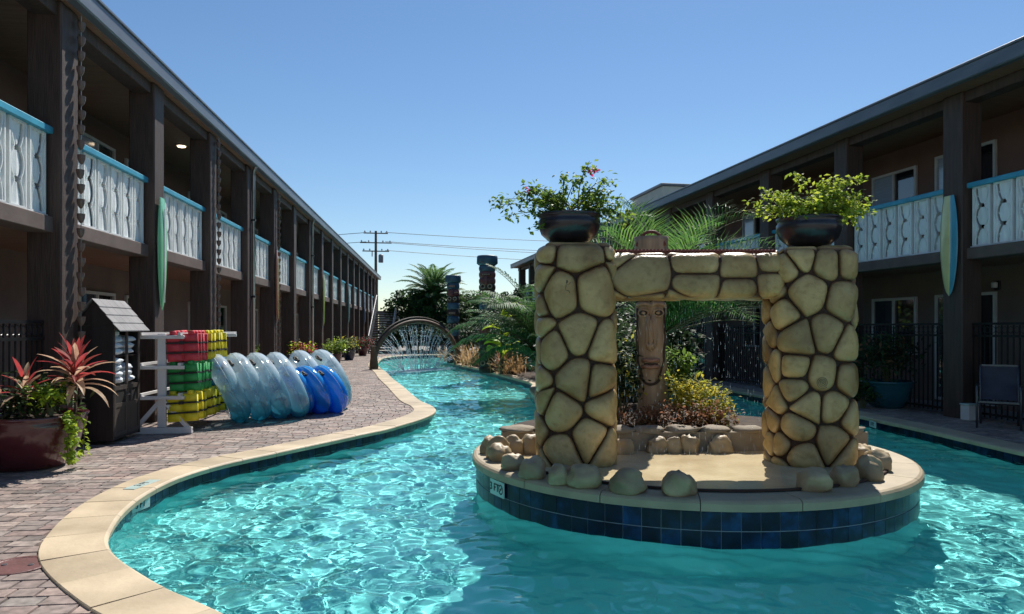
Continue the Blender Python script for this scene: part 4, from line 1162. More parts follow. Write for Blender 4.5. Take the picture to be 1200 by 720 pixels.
# planting on the back of the island
def island_bush(px, py, Yd, rx, h, n, m, label, name='shrub', **k):
    p = at(px, py, Yd); Yd -= .6; p = at(px, py, Yd); p.z = IZ+.18; return bush(name, label, 'shrub', p, rx, rx*.8, h, n, m, seed=int(px), **k)
island_bush(728, 500, 9.5, .34, 1.15, 700, M['lf_dark'], 'dark green shrub behind the planter wall, left of the tiki pole', m2=M['lf_yellow'], frac=.12)
island_bush(722, 500, 9.9, .3, 1.45, 500, M['lf_dark'], 'taller dark shrub close behind the left rock pillar', m2=M['lf_yellow'], frac=.10)
island_bush(795, 500, 9.7, .20, 1.5, 420, M['lf_boug'], 'slim upright green shrub just right of the tiki pole')
island_bush(806, 500, 9.3, .26, .78, 700, M['lf_yellow'], 'bright yellow green croton right of the tiki pole', leafw=.035, leafl=.07)
island_bush(832, 500, 9.5, .26, .58, 650, M['lf_yellow'], 'lower yellow croton at the right end of the planter', leafw=.035, leafl=.07)
island_bush(800, 503, 9.05, .36, .30, 800, M['lf_brown'], 'low bronze ground shrub along the planter wall', leafw=.03, leafl=.07)
island_bush(845, 503, 9.1, .26, .26, 500, M['lf_brown'], 'low bronze shrub at the right of the planter wall', leafw=.03, leafl=.07, m2=M['lf_yellow'], frac=.2)
island_bush(745, 503, 9.0, .28, .30, 500, M['lf_brown'], 'low reddish shrub at the foot of the tiki pole', leafw=.03, leafl=.07)

# feathery palm right behind the archway
rr = random.Random(21); base = Vector((2.75, 13.3, 0)); cr_ = Vector((0,0,1.45)); st = []
for az, el, L_, dr in ((95,78,3.0,1.2),(150,66,2.9,1.5),(25,68,2.8,1.6),(185,52,2.6,1.5),(350,50,2.5,1.5),(210,62,2.7,1.8),(330,58,2.7,1.7),(265,50,2.2,1.3),(300,42,2.2,1.2),(240,36,2.1,1.2),(120,50,2.4,1.3),(60,52,2.5,1.3),(280,68,2.5,1.6),(5,80,3.1,1.7),(170,80,3.0,1.6),(350,28,2.2,.8),(20,18,2.1,.6),(330,32,2.3,.9),(300,24,2.0,.7),(10,40,2.6,1.0)):
    st.append((cr_, R(az), R(el), L_*1.08, .80, 40, dr*.92, 1.3, .026, 0, .024)); st.append((cr_, R(az+17), R(min(84,el+9)), L_*1.1, .80, 40, dr*.9, 1.7, .026, 0, .022))
tr = MB().lathe([(.16,-.02),(.14,.3),(.13,.8),(.16,1.4),(.10,1.6)], 12, wob=.06)
palm_cluster('feather_palm', 'green feathery palm with arching fronds seen through the rock archway', 'palm', base, st, M['lf_palm'], trunk=tr)
base = Vector((4.15-.9, 15.4, 0)); st = [(Vector((0,0,1.5)), R(a), R(e), l*1.1, .85, 42, d, 1.5, .026, 0, .02) for a, e, l, d in ((100,80,3.1,.9),(60,66,2.9,1.2),(140,70,2.9,1.1),(10,60,2.8,1.3),(180,66,2.7,1.4),(320,56,2.5,1.4),(225,50,2.4,1.4),(275,60,2.3,1.3),(35,76,3.1,1.0),(160,50,2.4,1.2))]
palm_cluster('feather_palm', 'spiky grey green palm behind the right half of the lintel', 'palm', base, st, M['lf_date'], trunk=MB().lathe([(.17,-.02),(.15,.7),(.17,1.3),(.1,1.5)], 12, wob=.06))

# big arching clump left of the left pillar
base = Vector((1.25, 19.3, 0)); st = []
for i in range(34):
    az = rr.uniform(0, 360); el = rr.uniform(60, 87)
    st.append((Vector((rr.uniform(-.3,.3), rr.uniform(-.3,.3), .1)), R(az), R(el), rr.uniform(2.8, 4.3), .80, 56, rr.uniform(.8,1.5), .45, .045, rr.uniform(-.3,.3), .022))
for az, el, L_, dr in ((200,62,3.9,1.9),(180,56,3.6,2.0),(230,70,3.9,1.7),(165,72,3.8,1.5),(215,50,3.2,1.9)): st.append((Vector((-.1,0,.1)), R(az), R(el), L_, .85, 62, dr, .25, .05, 0, .026))
palm_cluster('areca_palm', 'large dense green palm clump with arching fronds left of the rock archway', 'palm', base, st, M['lf_areca'])
# ------------------------------------------------------------ left deck: planter, locker, rack, tubes
def leaf_strap(mb, p, az, el, L, W, droop, n=8):
    """one long strap leaf, folded along its midrib"""
    p = Vector(p); e = el; vs = []
    for i in range(n+1):
        u = i/n; d = Vector((math.cos(az)*math.cos(e), math.sin(az)*math.cos(e), math.sin(e))); sd_ = Vector((-math.sin(az), math.cos(az), 0))
        up = sd_.cross(d)*-1; w_ = W*math.sin(math.pi*min(1, u*.9+.1))**.8*.5*(1 if u < .95 else .3)
        vs += [p+sd_*w_+Vector((0,0,w_*.4)), p, p-sd_*w_+Vector((0,0,w_*.4))]
        p = p + d*L/n; e -= droop/n
    mb.add(vs, [(i*3+k, i*3+k+1, i*3+k+4, i*3+k+3) for i in range(n) for k in range(2)])
bp = Vector((-5.62, 8.3, 0))
t = thing('planter_pot', 'big glazed maroon planter pot at the left edge of the deck', 'planter pot', bp, 0)
prof = [(k_*.9, z_) for k_, z_ in [(.38,0),(.45,.03),(.575,.22),(.655,.42),(.685,.54),(.675,.575),(.70,.59),(.70,.61),(.66,.615),(.62,.58),(.60,.53),(.001,.53)]]
MB().lathe(prof, 48, cap=False).build('pot', M['maroon'], t, True)
MB().lathe([(.55,.545),(.4,.56),(.001,.57)], 24, cap=False).build('soil', M['soil'], t)
def ti_plant(c, label, n, L, m1, m2, seed, w_=.07, z=.55, stalk=.35, mix=.5):
    rr = random.Random(seed); t = thing('ti_plant', label, 'potted plant', (c[0], c[1], z))
    MB().tube([(0,0,-.02),(.01,0,stalk*.6),(0,.01,stalk)], [.018,.016,.014], 6).build('stalk', M['bark'], t)
    for i in range(n):
        u = i/n; az = i*2.4+rr.uniform(-.3,.3); el = R(10+72*u)+rr.uniform(-.1,.1)
        st_ = rr.random() < mix*(1-u); q = MB(); leaf_strap(q, (0,0,stalk*(.55+.45*u)), az, el, L*rr.uniform(.8,1.1)*(1-.25*u), w_*rr.uniform(.8,1.2), 1.2*(1-u)+.25)
        q.build('leaf', m2 if st_ else m1, t)
    return t
ti_plant((bp.x+.50, bp.y+.1), 'tall red ti plant with cream striped lower leaves in the maroon planter', 40, .55, M['lf_red'], M['lf_cream'], 3, .075, stalk=.62, mix=1.0)
ti_plant((bp.x+.06, bp.y-.12), 'smaller reddish ti plant at the middle of the maroon planter', 18, .45, M['lf_red'], M['lf_cream'], 6, .06, stalk=.42, mix=.9)
bush('foliage_plant', 'dark green broad leaved plant filling the maroon planter', 'potted plant', (bp.x+.18, bp.y-.05, .55), .42, .38, .42, 420, M['lf_dark'], .06, .10, seed=4, m2=M['lf_tree'], frac=.4)
bush('foliage_plant', 'grey leaved low plant at the left of the maroon planter', 'potted plant', (bp.x-.2, bp.y-.2, .55), .32, .3, .22, 260, M['lf_dark'], .035, .08, seed=9, m2=M['lf_cream'], frac=.15)
bush('foliage_plant', 'yellow green plant at the right side of the maroon planter', 'potted plant', (bp.x+.42, bp.y-.22, .62), .18, .2, .42, 260, M['lf_boug'], .05, .09, seed=12, m2=M['lf_lime'], frac=.5)
t = thing('trailing_vine', 'lime green sweet potato vine trailing down the right of the maroon planter', 'vine', (bp.x, bp.y, 0)); lf, sm = MB(), MB(); rr = random.Random(3)
for i in range(6):
    a = rr.uniform(-.40, .10); r0 = .56; pts = [(r0*math.cos(a)*k, r0*math.sin(a)*k, z) for k, z in ((.9,.60),(1.08,.63),(1.20,.52),(1.22,.36),(1.20+rr.uniform(-.03,.03),.22),(1.18+rr.uniform(-.06,.05),rr.uniform(.06,.2)))]
    sm.tube(pts, .005, 4, cap=False)
    for j in range(34):
        u = rr.uniform(.15,1)*5; k = min(4, int(u)); q = Vector(pts[k]).lerp(Vector(pts[k+1]), u-k) + Vector((rr.gauss(0,.03), rr.gauss(0,.03), rr.gauss(0,.02)))
        lf.leaf(q, (math.cos(a)+rr.gauss(0,.6), math.sin(a)+rr.gauss(0,.6), rr.gauss(-.3,.4)), (rr.gauss(0,.3), rr.gauss(0,.3), 1), rr.uniform(.05,.085), rr.uniform(.045,.07), .3)
lf.build('foliage', M['lf_lime'], t); sm.build('stems', M['stem'], t)

# towel locker
lo = thing('towel_locker', 'dark wooden towel locker with a grey shingled gable roof', 'locker', (-5.46, 9.82, 0), LT)
D_, W_, Hs = .50, .90, 1.64                          # local: x from -D_ to 0 (front at 0), y from 0 to W_
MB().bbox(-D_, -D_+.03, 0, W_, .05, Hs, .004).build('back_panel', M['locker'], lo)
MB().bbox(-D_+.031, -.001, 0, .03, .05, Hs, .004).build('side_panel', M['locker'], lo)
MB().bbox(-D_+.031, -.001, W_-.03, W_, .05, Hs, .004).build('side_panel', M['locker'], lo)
for y in (.0, W_-.03):                               # gable triangles
    mb = MB(); mb.add([(-D_,y,Hs+.001),(.0,y,Hs+.001),(-D_/2,y,Hs+.34),(-D_,y+.03,Hs+.001),(.0,y+.03,Hs+.001),(-D_/2,y+.03,Hs+.34)], [(0,1,2),(5,4,3),(0,3,4,1),(1,4,5,2),(2,5,3,0)])
    mb.build('gable', M['locker'], lo)
MB().box(-D_+.03,-.01,.03,W_-.03,.06,.10).build('bottom_shelf', M['locker'], lo)
for z in (.80, 1.20): MB().box(-D_+.03,-.04,.03,W_-.03,z,z+.02).build('shelf', M['locker'], lo)
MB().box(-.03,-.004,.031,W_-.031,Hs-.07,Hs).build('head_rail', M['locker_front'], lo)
for s in (0, 1):                                     # doors below
    y0 = .032 + s*(W_/2-.03); y1 = y0+W_/2-.035
    d = MB(); d.box(-.03,0,y0,y0+.05,.10,.80); d.box(-.03,0,y1-.05,y1,.10,.80); d.box(-.03,0,y0+.05,y1-.05,.10,.16); d.box(-.03,0,y0+.05,y1-.05,.74,.80); d.box(-.03,0,y0+.05,y1-.05,.50,.555)
    d.box(-.024,-.008,y0+.05,y1-.05,.16,.50)
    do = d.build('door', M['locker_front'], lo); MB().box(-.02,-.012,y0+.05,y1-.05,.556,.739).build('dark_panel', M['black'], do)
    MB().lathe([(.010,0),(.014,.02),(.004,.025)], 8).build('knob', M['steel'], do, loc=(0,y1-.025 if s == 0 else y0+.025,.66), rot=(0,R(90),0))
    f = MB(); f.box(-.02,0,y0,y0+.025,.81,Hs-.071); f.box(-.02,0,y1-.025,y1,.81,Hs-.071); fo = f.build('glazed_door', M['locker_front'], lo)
for sx in (0, 1):                                     # roof slopes, shingled
    for r_ in range(4):
        for q in range(5):
            a0 = r_/4; a1 = (r_+1)/4+.03; x0 = (-D_/2)+(D_/2+.10)*a0*(1 if sx == 0 else -1); x1 = (-D_/2)+(D_/2+.10)*a1*(1 if sx == 0 else -1)
            z0 = Hs+.36-.44*a0-.0; z1 = Hs+.36-.44*a1; y0 = -.07+q*(W_+.14)/5+.002; y1 = -.07+(q+1)*(W_+.14)/5-.002
            mb = MB(); e = .012
            mb.add([(x0,y0,z0),(x0,y1,z0),(x1,y1,z1+e),(x1,y0,z1+e),(x0,y0,z0+.008),(x0,y1,z0+.008),(x1,y1,z1+e+.014),(x1,y0,z1+e+.014)],
                   [(0,3,2,1),(4,5,6,7),(0,1,5,4),(1,2,6,5),(2,3,7,6),(3,0,4,7)])
            mb.build('shingle', M['shingle'], lo)
def towels(zz, n, label, y0, seed):
    p = Matrix.Rotation(LT, 4, 'Z') @ Vector((-.18, y0, 0)); t = thing('towel_stack', label, 'towels', (lo.location.x+p.x, lo.location.y+p.y, zz), LT)
    for i in range(n): MB().blob((rng.uniform(-.02,.02), rng.uniform(-.01,.01), .05+i*.088), .19, .185, .058, seed+i, 16, 10, .25, False).build('towel', M['towel'], t, True)
towels(.822, 4, 'white towels on the lower glazed shelf of the locker, left stack', .24, 1)
towels(.822, 3, 'white towels on the lower glazed shelf of the locker, right stack', .62, 5)
towels(1.222, 4, 'white towels on the upper glazed shelf of the locker, left stack', .24, 11)
towels(1.222, 3, 'white towels on the upper glazed shelf of the locker, right stack', .62, 15)

# white rack with life vests
rk = thing('drying_rack', 'white painted timber rack on splayed feet holding life vests', 'rack', (-5.32, 10.9, 0), LT)
RL = 2.9
for y in (0, RL):
    MB().bbox(-.06,.06,y-.03,y+.03,.10,1.52,.006).build('post', M['white'], rk)
    MB().bbox(-.44,.44,y-.045,y+.045,0,.095,.006).build('foot_beam', M['white'], rk)
    for s in (-1, 1):
        MB().bar((s*.40,y,.06),(s*.04,y,.48),.05,.06).build('brace', M['white'], rk)
    for z in (.52, .98, 1.44): MB().bbox(-.32,.34,y-.075,y-.031,z,z+.055,.005).build('arm', M['white'], rk)
for z in (.577, 1.037, 1.497):
    for x in (-.28, .28): MB().bar((x,-.10,z+.02),(x,RL+.10,z+.02),.04,.04).build('rail', M['white'], rk)
VS = {}
def vest_mesh(kind):
    if kind in VS: return VS[kind]
    body = MB(); w_, h_, d_ = .44, .46, .055        # hangs folded over a rail at the top
    for s in (-1, 1):
        for x0 in (-w_/2, .012):
            for zz in ((-.02,-.15),(-.155,-.30),(-.305,-.44)):
                x1 = x0 + w_/2-.012; n_ = 5; vs = []
                for i in range(n_+1):
                    for j in range(n_+1):
                        u, v = i/n_, j/n_; b_ = (math.sin(math.pi*u)*math.sin(math.pi*v))**.4 if 0 < u < 1 and 0 < v < 1 else 0
                        vs.append((x0+(x1-x0)*u, s*(.012+d_*(.35+.65*b_)), zz[0]+(zz[1]-zz[0])*v))
                fs = [(i*(n_+1)+j, (i+1)*(n_+1)+j, (i+1)*(n_+1)+j+1, i*(n_+1)+j+1) for i in range(n_) for j in range(n_)]
                body.add(vs, fs)
        body.box(-w_/2, w_/2, min(s*.004, s*.03), max(s*.004, s*.03), -.43, -.02)
    body.box(-.17,-.09,-.06,.06,-.03,.028); body.box(.09,.17,-.06,.06,-.03,.028)
    strap = MB()
    for z in (-.155,-.305): strap.box(-w_/2-.004, w_/2+.004, -.066,.066, z-.014, z+.010)
    buckle = MB().box(-.035,.035,-.078,-.064,-.18,-.13)
    VS[kind] = (body.mesh('body', M['v_'+kind], True), strap.mesh('strap', M['black']), buckle.mesh('buckle', M['black'])); return VS[kind]
OR = ['first', 'second', 'third', 'fourth', 'fifth', 'sixth', 'seventh', 'eighth', 'ninth']
def hang(kind, xr, y, z, label, gr):
    p = Matrix.Rotation(LT, 4, 'Z') @ Vector((xr, y, 0)); b_, s_, k_ = vest_mesh(kind)
    t = thing('life_vest', label, 'life vest', (rk.location.x+p.x, rk.location.y+p.y, z), LT+rng.uniform(-.2,.2), gr, rx=rng.uniform(-.13,.13), ry=rng.uniform(-.08,.08))
    link('body', b_, t); link('strap', s_, t); link('buckle', k_, t)
rowz = {'top':1.535, 'middle':1.075, 'bottom':.615}
def row(kind, lvl, y0, n, xr=.28, dy=.15, words=''):
    for i in range(n):
        hang(kind, xr, y0+i*dy, rowz[lvl], '%s life vest, %s from the front of the %s on the %s rail' % (kind, OR[i], kind+' ones', lvl+words), 'life vests on the white rack')
row('red', 'top', .04, 4, dy=.16); row('yellow', 'top', .75, 5, dy=.2)
row('green', 'middle', .06, 6, dy=.15); row('blue', 'middle', 1.05, 6, dy=.2)
row('yellow', 'bottom', .05, 9, dy=.20)
t_x = .06

# inflatable tubes leaning in a row
def tube_mat(name, c_top, c_bot, z_, alpha=.42):
    m, t, b = newmat(name); N, L = t.nodes, t.links
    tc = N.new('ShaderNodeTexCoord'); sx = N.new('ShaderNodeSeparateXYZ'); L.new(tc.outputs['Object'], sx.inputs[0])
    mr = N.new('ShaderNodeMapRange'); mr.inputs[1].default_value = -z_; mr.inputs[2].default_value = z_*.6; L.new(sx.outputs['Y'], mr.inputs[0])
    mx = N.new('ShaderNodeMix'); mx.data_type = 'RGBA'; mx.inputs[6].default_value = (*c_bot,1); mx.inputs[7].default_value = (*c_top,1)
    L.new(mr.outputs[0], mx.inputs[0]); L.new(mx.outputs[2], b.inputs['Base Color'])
    b.inputs['Roughness'].default_value = .12; b.inputs['Coat Weight'].default_value = 1; b.inputs['Coat Roughness'].default_value = .04
    b.inputs['Specular IOR Level'].default_value = .8
    trn = N.new('ShaderNodeBsdfTransparent'); L.new(mx.outputs[2], trn.inputs[0]); tl = N.new('ShaderNodeBsdfTranslucent'); L.new(mx.outputs[2], tl.inputs[0])
    m1 = N.new('ShaderNodeMixShader'); m1.inputs[0].default_value = .22; L.new(b.outputs[0], m1.inputs[1]); L.new(tl.outputs[0], m1.inputs[2])
    fr = N.new('ShaderNodeLayerWeight'); fr.inputs[0].default_value = .35; iv = N.new('ShaderNodeMath'); iv.operation = 'MULTIPLY_ADD'; iv.inputs[1].default_value = -alpha*1.2; iv.inputs[2].default_value = alpha; iv.use_clamp = True
    L.new(fr.outputs['Facing'], iv.inputs[0]); m2 = N.new('ShaderNodeMixShader'); L.new(iv.outputs[0], m2.inputs[0]); L.new(m1.outputs[0], m2.inputs[1]); L.new(trn.outputs[0], m2.inputs[2])
    nz = N.new('ShaderNodeTexNoise'); nz.inputs['Scale'].default_value = 7; nz.inputs['Detail'].default_value = 2; L.new(tc.outputs['Object'], nz.inputs['Vector'])
    bp_ = N.new('ShaderNodeBump'); bp_.inputs['Strength'].default_value = .35; bp_.inputs['Distance'].default_value = .03; L.new(nz.outputs['Fac'], bp_.inputs['Height']); L.new(bp_.outputs[0], b.inputs['Normal'])
    L.new(m2.outputs[0], N['Material Output'].inputs[0]); return m
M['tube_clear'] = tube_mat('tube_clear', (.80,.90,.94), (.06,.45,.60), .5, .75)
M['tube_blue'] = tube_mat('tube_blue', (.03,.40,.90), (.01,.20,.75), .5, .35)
def pool_tube(p, rz, lean, m, Rm, r, label, group, seam=True):
    t = thing('pool_tube', label, 'pool tube', p, rz, group)
    e = thing('x', None, None); bpy.data.objects.remove(e)
    mb = MB(); n, q = 48, 16; vs = []
    for i in range(n):
        a = 2*math.pi*i/n; puck = 1+.035*math.sin(a*14)
        for j in range(q):
            b_ = 2*math.pi*j/q; rr_ = r*(puck if abs(math.cos(b_)) > .5 and math.cos(b_) < 0 else 1)
            x = (Rm + rr_*math.cos(b_))
            vs.append((x*math.cos(a), x*math.sin(a), rr_*math.sin(b_)))
    mb.add(vs, [(i*q+j, ((i+1)%n)*q+j, ((i+1)%n)*q+(j+1)%q, i*q+(j+1)%q) for i in range(n) for j in range(q)])
    o = mb.build('ring', m, t, True); top = Rm+r
    c, s = math.cos(lean), math.sin(lean)
    rot = (R(90)-lean, 0, 0); o.rotation_euler = rot; o.location = (0, 0, top*c)
    Mx = Matrix.Translation((0,0,top*c)) @ Matrix.Rotation(R(90)-lean, 4, 'X')
    se = MB().torus(Rm+r+.001, .006, 48, 5); se2 = se.build('seam', M['tube_clear'], t); se2.location = o.location; se2.rotation_euler = rot
    for a in (62, 112):                              # black moulded handles on the outer side
        h = MB(); pts = [Vector(((Rm+r*math.cos(b_))*math.cos(R(a)+k), (Rm+r*math.cos(b_))*math.sin(R(a)+k), 0)) for b_, k in ((0,0),)]
        ca, sa = math.cos(R(a)), math.sin(R(a))
        q_ = [((Rm+r*.86)*math.cos(R(a)+k), (Rm+r*.86)*math.sin(R(a)+k), r*.62+o_) for k, o_ in ((-.13,-.01),(-.10,.035),(0,.05),(.10,.035),(.13,-.01))]
        h.tube(q_, .016, 6)
        q_ = [((Rm+r*.80)*math.cos(R(a)+k), (Rm+r*.80)*math.sin(R(a)+k), r*.66) for k in (-.15,0,.15)]; h.tube(q_, .026, 6)
        ho = h.build('handle', M['black'], t, True); ho.location = o.location; ho.rotation_euler = rot
    return t
# the row runs away from the camera to the right; each ring's axis points along the row
row_dir = math.atan2(.83, .56)
names = ['nearest clear tube of the leaning row, beside the yellow vests','second clear tube of the leaning row','third clear tube of the leaning row','fourth clear tube of the leaning row','fifth clear tube of the leaning row, left of the blue ones','last clear tube of the row, standing behind the blue tubes']
for i in range(6):
    p = Vector((-4.85+.27*i, 12.2+.22*i, 0)) if i < 4 else Vector((-3.95+.3*(i-4), 14.0+.4*(i-4), 0))
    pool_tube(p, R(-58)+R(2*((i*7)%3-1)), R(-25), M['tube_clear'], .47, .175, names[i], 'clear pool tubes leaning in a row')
for i, lab in enumerate(('blue tube nearest to the clear ones','middle blue tube of the three','rightmost blue tube at the end of the row')):
    p = Vector((-4.02+.27*i, 13.25+.16*i, 0))
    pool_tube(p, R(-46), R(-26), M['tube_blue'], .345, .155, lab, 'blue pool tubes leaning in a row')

# ------------------------------------------------------------ small pots along the left wing
def small_pot(px, py, r, h_, m, label):
    p = gnd(px, py); t = thing('plant_pot', label, 'plant pot', p, 0, 'plant pots along the left wing')
    MB().lathe([(r*.62,0),(r*.8,h_*.3),(r*.97,h_*.8),(r*1.02,h_*.93),(r*1.08,h_*.96),(r*1.08,h_),(r*.95,h_),(r*.9,h_*.9),(.001,h_*.9)], 24, cap=False).build('pot', m, t, True)
    return p
for px, py, r, h_, m, lab, lf_, m2, plab in (
    (393,428.5,.27,.5,'maroon','dark red pot, nearest of the row along the left wing','lf_boug','lf_lime','leafy yellow green plant in the nearest dark red pot of the row'),
    (409,422,.33,.5,'navy','navy blue pot, second in the row along the left wing','lf_tree','lf_yellow','green and yellow plant in the navy blue pot of the row'),
    (425,417,.33,.45,'maroon','dark red pot, last in the row near the stairs','lf_dark','lf_red','plant with reddish tips in the last pot near the stairs'),
    (352,440,.26,.45,'navy','navy blue pot half hidden behind the blue tubes','lf_red','lf_lime','red ti plant in the pot behind the blue tubes'),
    (308,446,.3,.4,'navy','navy blue pot hidden behind the clear tubes','lf_boug','lf_red','small green plant peeking above the clear tubes')):
    p = small_pot(px, py, r, h_, M[m], lab)
    bush('potted_shrub', plab, 'potted plant', (p.x, p.y, h_*.88), r*1.9, r*1.5, .75, 420, M[lf_], .07, .16, seed=int(px), m2=M[m2], frac=.35)
p = gnd(376, 432); bush('potted_shrub', 'small lime green plant left of the dark red pots', 'potted plant', (p.x-.1, p.y, 0), .3, .3, .55, 220, M['lf_lime'], .07, .12, seed=77)

# ------------------------------------------------------------ stairs at the far end of the left wing
sp = gnd(445, 414.5); t = thing('outdoor_stairs', 'dark outdoor stairs with white handrails at the far end of the left wing', 'stairs', (sp.x, sp.y, 0), R(4))
TM = MB().bbox(-.68,.68,0,.30,0,.05,.006).mesh('tread', M['metal_black']); RM = MB().box(-.67,.67,.27,.285,.05,.17).mesh('riser', M['slab'])
TM2 = mat('tread_edge', (.20,.22,.24), None, .6); TM.materials.clear(); TM.materials.append(TM2)
for i in range(17):
    link('tread', TM, t, (0, i*.26, .12+i*.165)); link('riser', RM, t, (0, i*.26, .0+i*.165+.0))
for s in (-1, 1):
    MB().bar((s*.71,-.05,.05),(s*.71,4.45,2.85),.05,.25).build('stringer', M['metal_black'], t)
    h = MB().tube([(s*.71,-.02,.0),(s*.71,-.02,1.1),(s*.71,4.4,3.9),(s*.71,5.4,3.9)], .028, 6).build('handrail', M['white'], t)
    for i in range(8): MB().tube([(s*.71,.5+i*.55,.4+i*.35),(s*.71,.5+i*.55,1.4+i*.35)], .016, 5).build('baluster', M['white'], t)

# ------------------------------------------------------------ fountain arch over the channel
a0 = gnd(438, 433); a1 = gnd(536, 427); a0.z = a1.z = 0
t = thing('fountain_arch', 'curved brown timber arch spraying water across the channel', 'fountain arch', a0)
d = a1-a0; L_ = d.length; hz = 1.90
arc = [a0 + d*(.5-.5*math.cos(math.pi*k/32)) + Vector((0,0,hz*math.sin(math.pi*k/32)**.86)) - a0 for k in range(33)]
MB().tube(arc, .105, 8).build('beam', M['rust'], t, True)
MB().tube([p+Vector((0,-.0,.15)) for p in arc[2:31]], .045, 6).build('water_pipe', M['tiki_dark'], t, True)
for p_ in (arc[0], arc[-1]):
    MB().lathe([(.17,-.03),(.18,.12),(.14,.45),(.12,.8),(.11,.9)], 10, (p_.x, p_.y, 0), wob=.05).build('foot', M['rust'], t)
for k in range(3, 30): MB().tube([arc[k]+Vector((0,-.02,-.12)), arc[k]+Vector((0,-.02,-.22))], .02, 5).build('nozzle', M['steel'], t)
mb = MB(); rr = random.Random(4)
cx = (arc[0]+arc[-1])/2
for k in range(2, 31):
    for r_ in range(1 + (k % 2)):
        i = min(31, k); p = a0+arc[i].lerp(arc[i+1], rr.random()); 
        toward = (a0+cx+Vector((0,0,.1))-p); hd = Vector((toward.x, toward.y, 0)); T_ = math.sqrt(max(.05, 2*(p.z-WATER)/9.8)); sp_ = hd*(.55+.1*rr.random())
        pts = []
        for j in range(9):
            u = j/8; pts.append((p.x+sp_.x*u+rr.gauss(0,.012), p.y+sp_.y*u+rr.gauss(0,.012)+.1*u, p.z-.15-(p.z-.15-WATER)*(.45*u+.55*u*u)))
        mb.tube(pts, [.010*(1+.9*j/8)*rr.uniform(.3,1.2) for j in range(9)], 4, cap=False)
        for j in range(30):
            u = rr.uniform(.15,1); b_ = Vector(pts[min(8,int(u*8))]); c_s = rr.uniform(.008,.022); x, y, z = b_.x+rr.gauss(0,.06), b_.y+rr.gauss(0,.06), b_.z+rr.gauss(0,.05)
            mb.add([(x-c_s,y,z),(x+c_s,y,z),(x,y+c_s,z),(x,y,z+c_s),(x,y,z-c_s)], [(0,1,3),(1,2,3),(2,0,3),(1,0,4),(2,1,4),(0,2,4)])
tag(mb.build('water_jets', M['spray']), kind='stuff')
mb = MB()
for i in range(2600):
    u = rr.gauss(.5,.2); q = a0 + d*min(.93,max(.07,u)); x, y = q.x+rr.gauss(0,.12), q.y-.3+rr.gauss(0,.42); s = rr.uniform(.012,.05)
    mb.add([(x-s,y-s,WATER),(x+s,y-s*.6,WATER),(x+s*.8,y+s,WATER),(x-s*.7,y+s,WATER),(x,y,WATER+s*.9)], [(0,1,4),(1,2,4),(2,3,4),(3,0,4)])
tag(mb.build('splash_foam', M['spray']), kind='stuff')

# ------------------------------------------------------------ totems of the strip
def totem(px, py_top, Yd, w_, bands, label, capw=1.25):
    x = (px-600)/F*Yd; H = EYE+(385-py_top)/F*Yd; t = thing('totem_pole', label, 'totem pole', (x, Yd, 0), R(-5)); r = w_/2
    z = 0; hb = (H-.34)/len(bands)
    for i, c in enumerate(bands):
        z0 = i*hb; MB().lathe([(r*.93,z0),(r*1.0,z0+.06),(r*1.02,z0+hb*.5),(r*1.0,z0+hb-.06),(r*.90,z0+hb-.002)], 18).build('band', M[c], t, True)
        if i % 4 == 1:
            for s in (-1, 1): MB().torus(.075,.022,16,6).build('eye_ring', M['tiki'], t, True, loc=(s*r*.42, -r*.96, z0+hb*.6), rot=(R(90),0,0))
        if i % 4 == 3:
            MB().bbox(-r*.55, r*.55, -r*1.12, -r*.9, z0+hb*.3, z0+hb*.62, .02).build('mouth', M['red'] if c != 'red' else M['tiki_dark'], t)
            for q in range(4): MB().box(-r*.45+q*r*.24, -r*.30+q*r*.24, -r*1.16, -r*1.125, z0+hb*.36, z0+hb*.56).build('tooth', M['tiki'], t)
        if i % 4 == 2: MB().blob((0,-r*1.0,z0+hb*.5), .09, .09, .18, i, 10, 8, .1, False).build('nose', M[c], t, True)
    MB().lathe([(r*1.02,H-.345),(r*capw*1.02,H-.28),(r*capw,H-.04),(r*capw*.92,H)], 20).build('cap', M['blue'], t, True)
    return t
totem(571, 300, 25.8, .60, ['tiki_dark']*5+['tiki_dark','red','tiki_dark','red','tiki_dark','blue','blue','red','tiki_dark','red','red','blue'], 'tall striped totem pole with red and blue bands and a grey blue cap')
totem(531, 323, 33.0, .58, ['tiki_dark']*4+['blue','tiki_dark','blue','tiki_dark','blue','tiki_dark','red','blue'], 'slim dark blue totem pole beside the fountain arch')
totem(709, 262, 17.6, .40, ['tiki_dark','tiki_dark','blue','red','tiki_dark','blue','blue','red','blue','blue'], 'red and blue totem pole top just behind the left pillar')

# planting of the strip
def tuft(p, n, L, m, label, name='grass_clump', cat='grass clump', w_=.03, seed=1, spread=.25, lean=(35,88), group='dry grass clumps along the planted strip'):
    rr = random.Random(seed); t = thing(name, label, cat, p, 0, group); mb = MB()
    for i in range(n): leaf_strap(mb, (rr.gauss(0,spread), rr.gauss(0,spread), 0), rr.uniform(0,6.28), R(rr.uniform(*lean)), L*rr.uniform(.6,1.15), w_, rr.uniform(.3,1.4), 5)
    mb.build('blades', m, t); MB().blob((0,0,.02), spread*.9, spread*.9, .1, seed, 10, 6, .2).build('root_mound', M['soil'], t); return t
for i, (px, py, n, L_, m, lab) in enumerate(((524,424,90,.9,'lf_dry','dry grass clump at the far foot of the fountain arch'),(534,427,90,1.0,'lf_dry','dry brown grass clump right of the arch foot'),
      (546,430,80,1.0,'lf_dry','dry grass clump midway between the arch and the striped totem'),(557,432,80,1.1,'lf_dry','tan grass clump just left of the striped totem'),
      (582,438,80,1.1,'lf_brown','reddish grass clump right of the striped totem'),(594,441,80,1.0,'lf_dry','green tan grass clump before the big palm clump'))):
    p = gnd(px, py); p.y += .9; p.x += .1; tuft(p, n, L_, M[m], lab, seed=i+3, w_=.045)
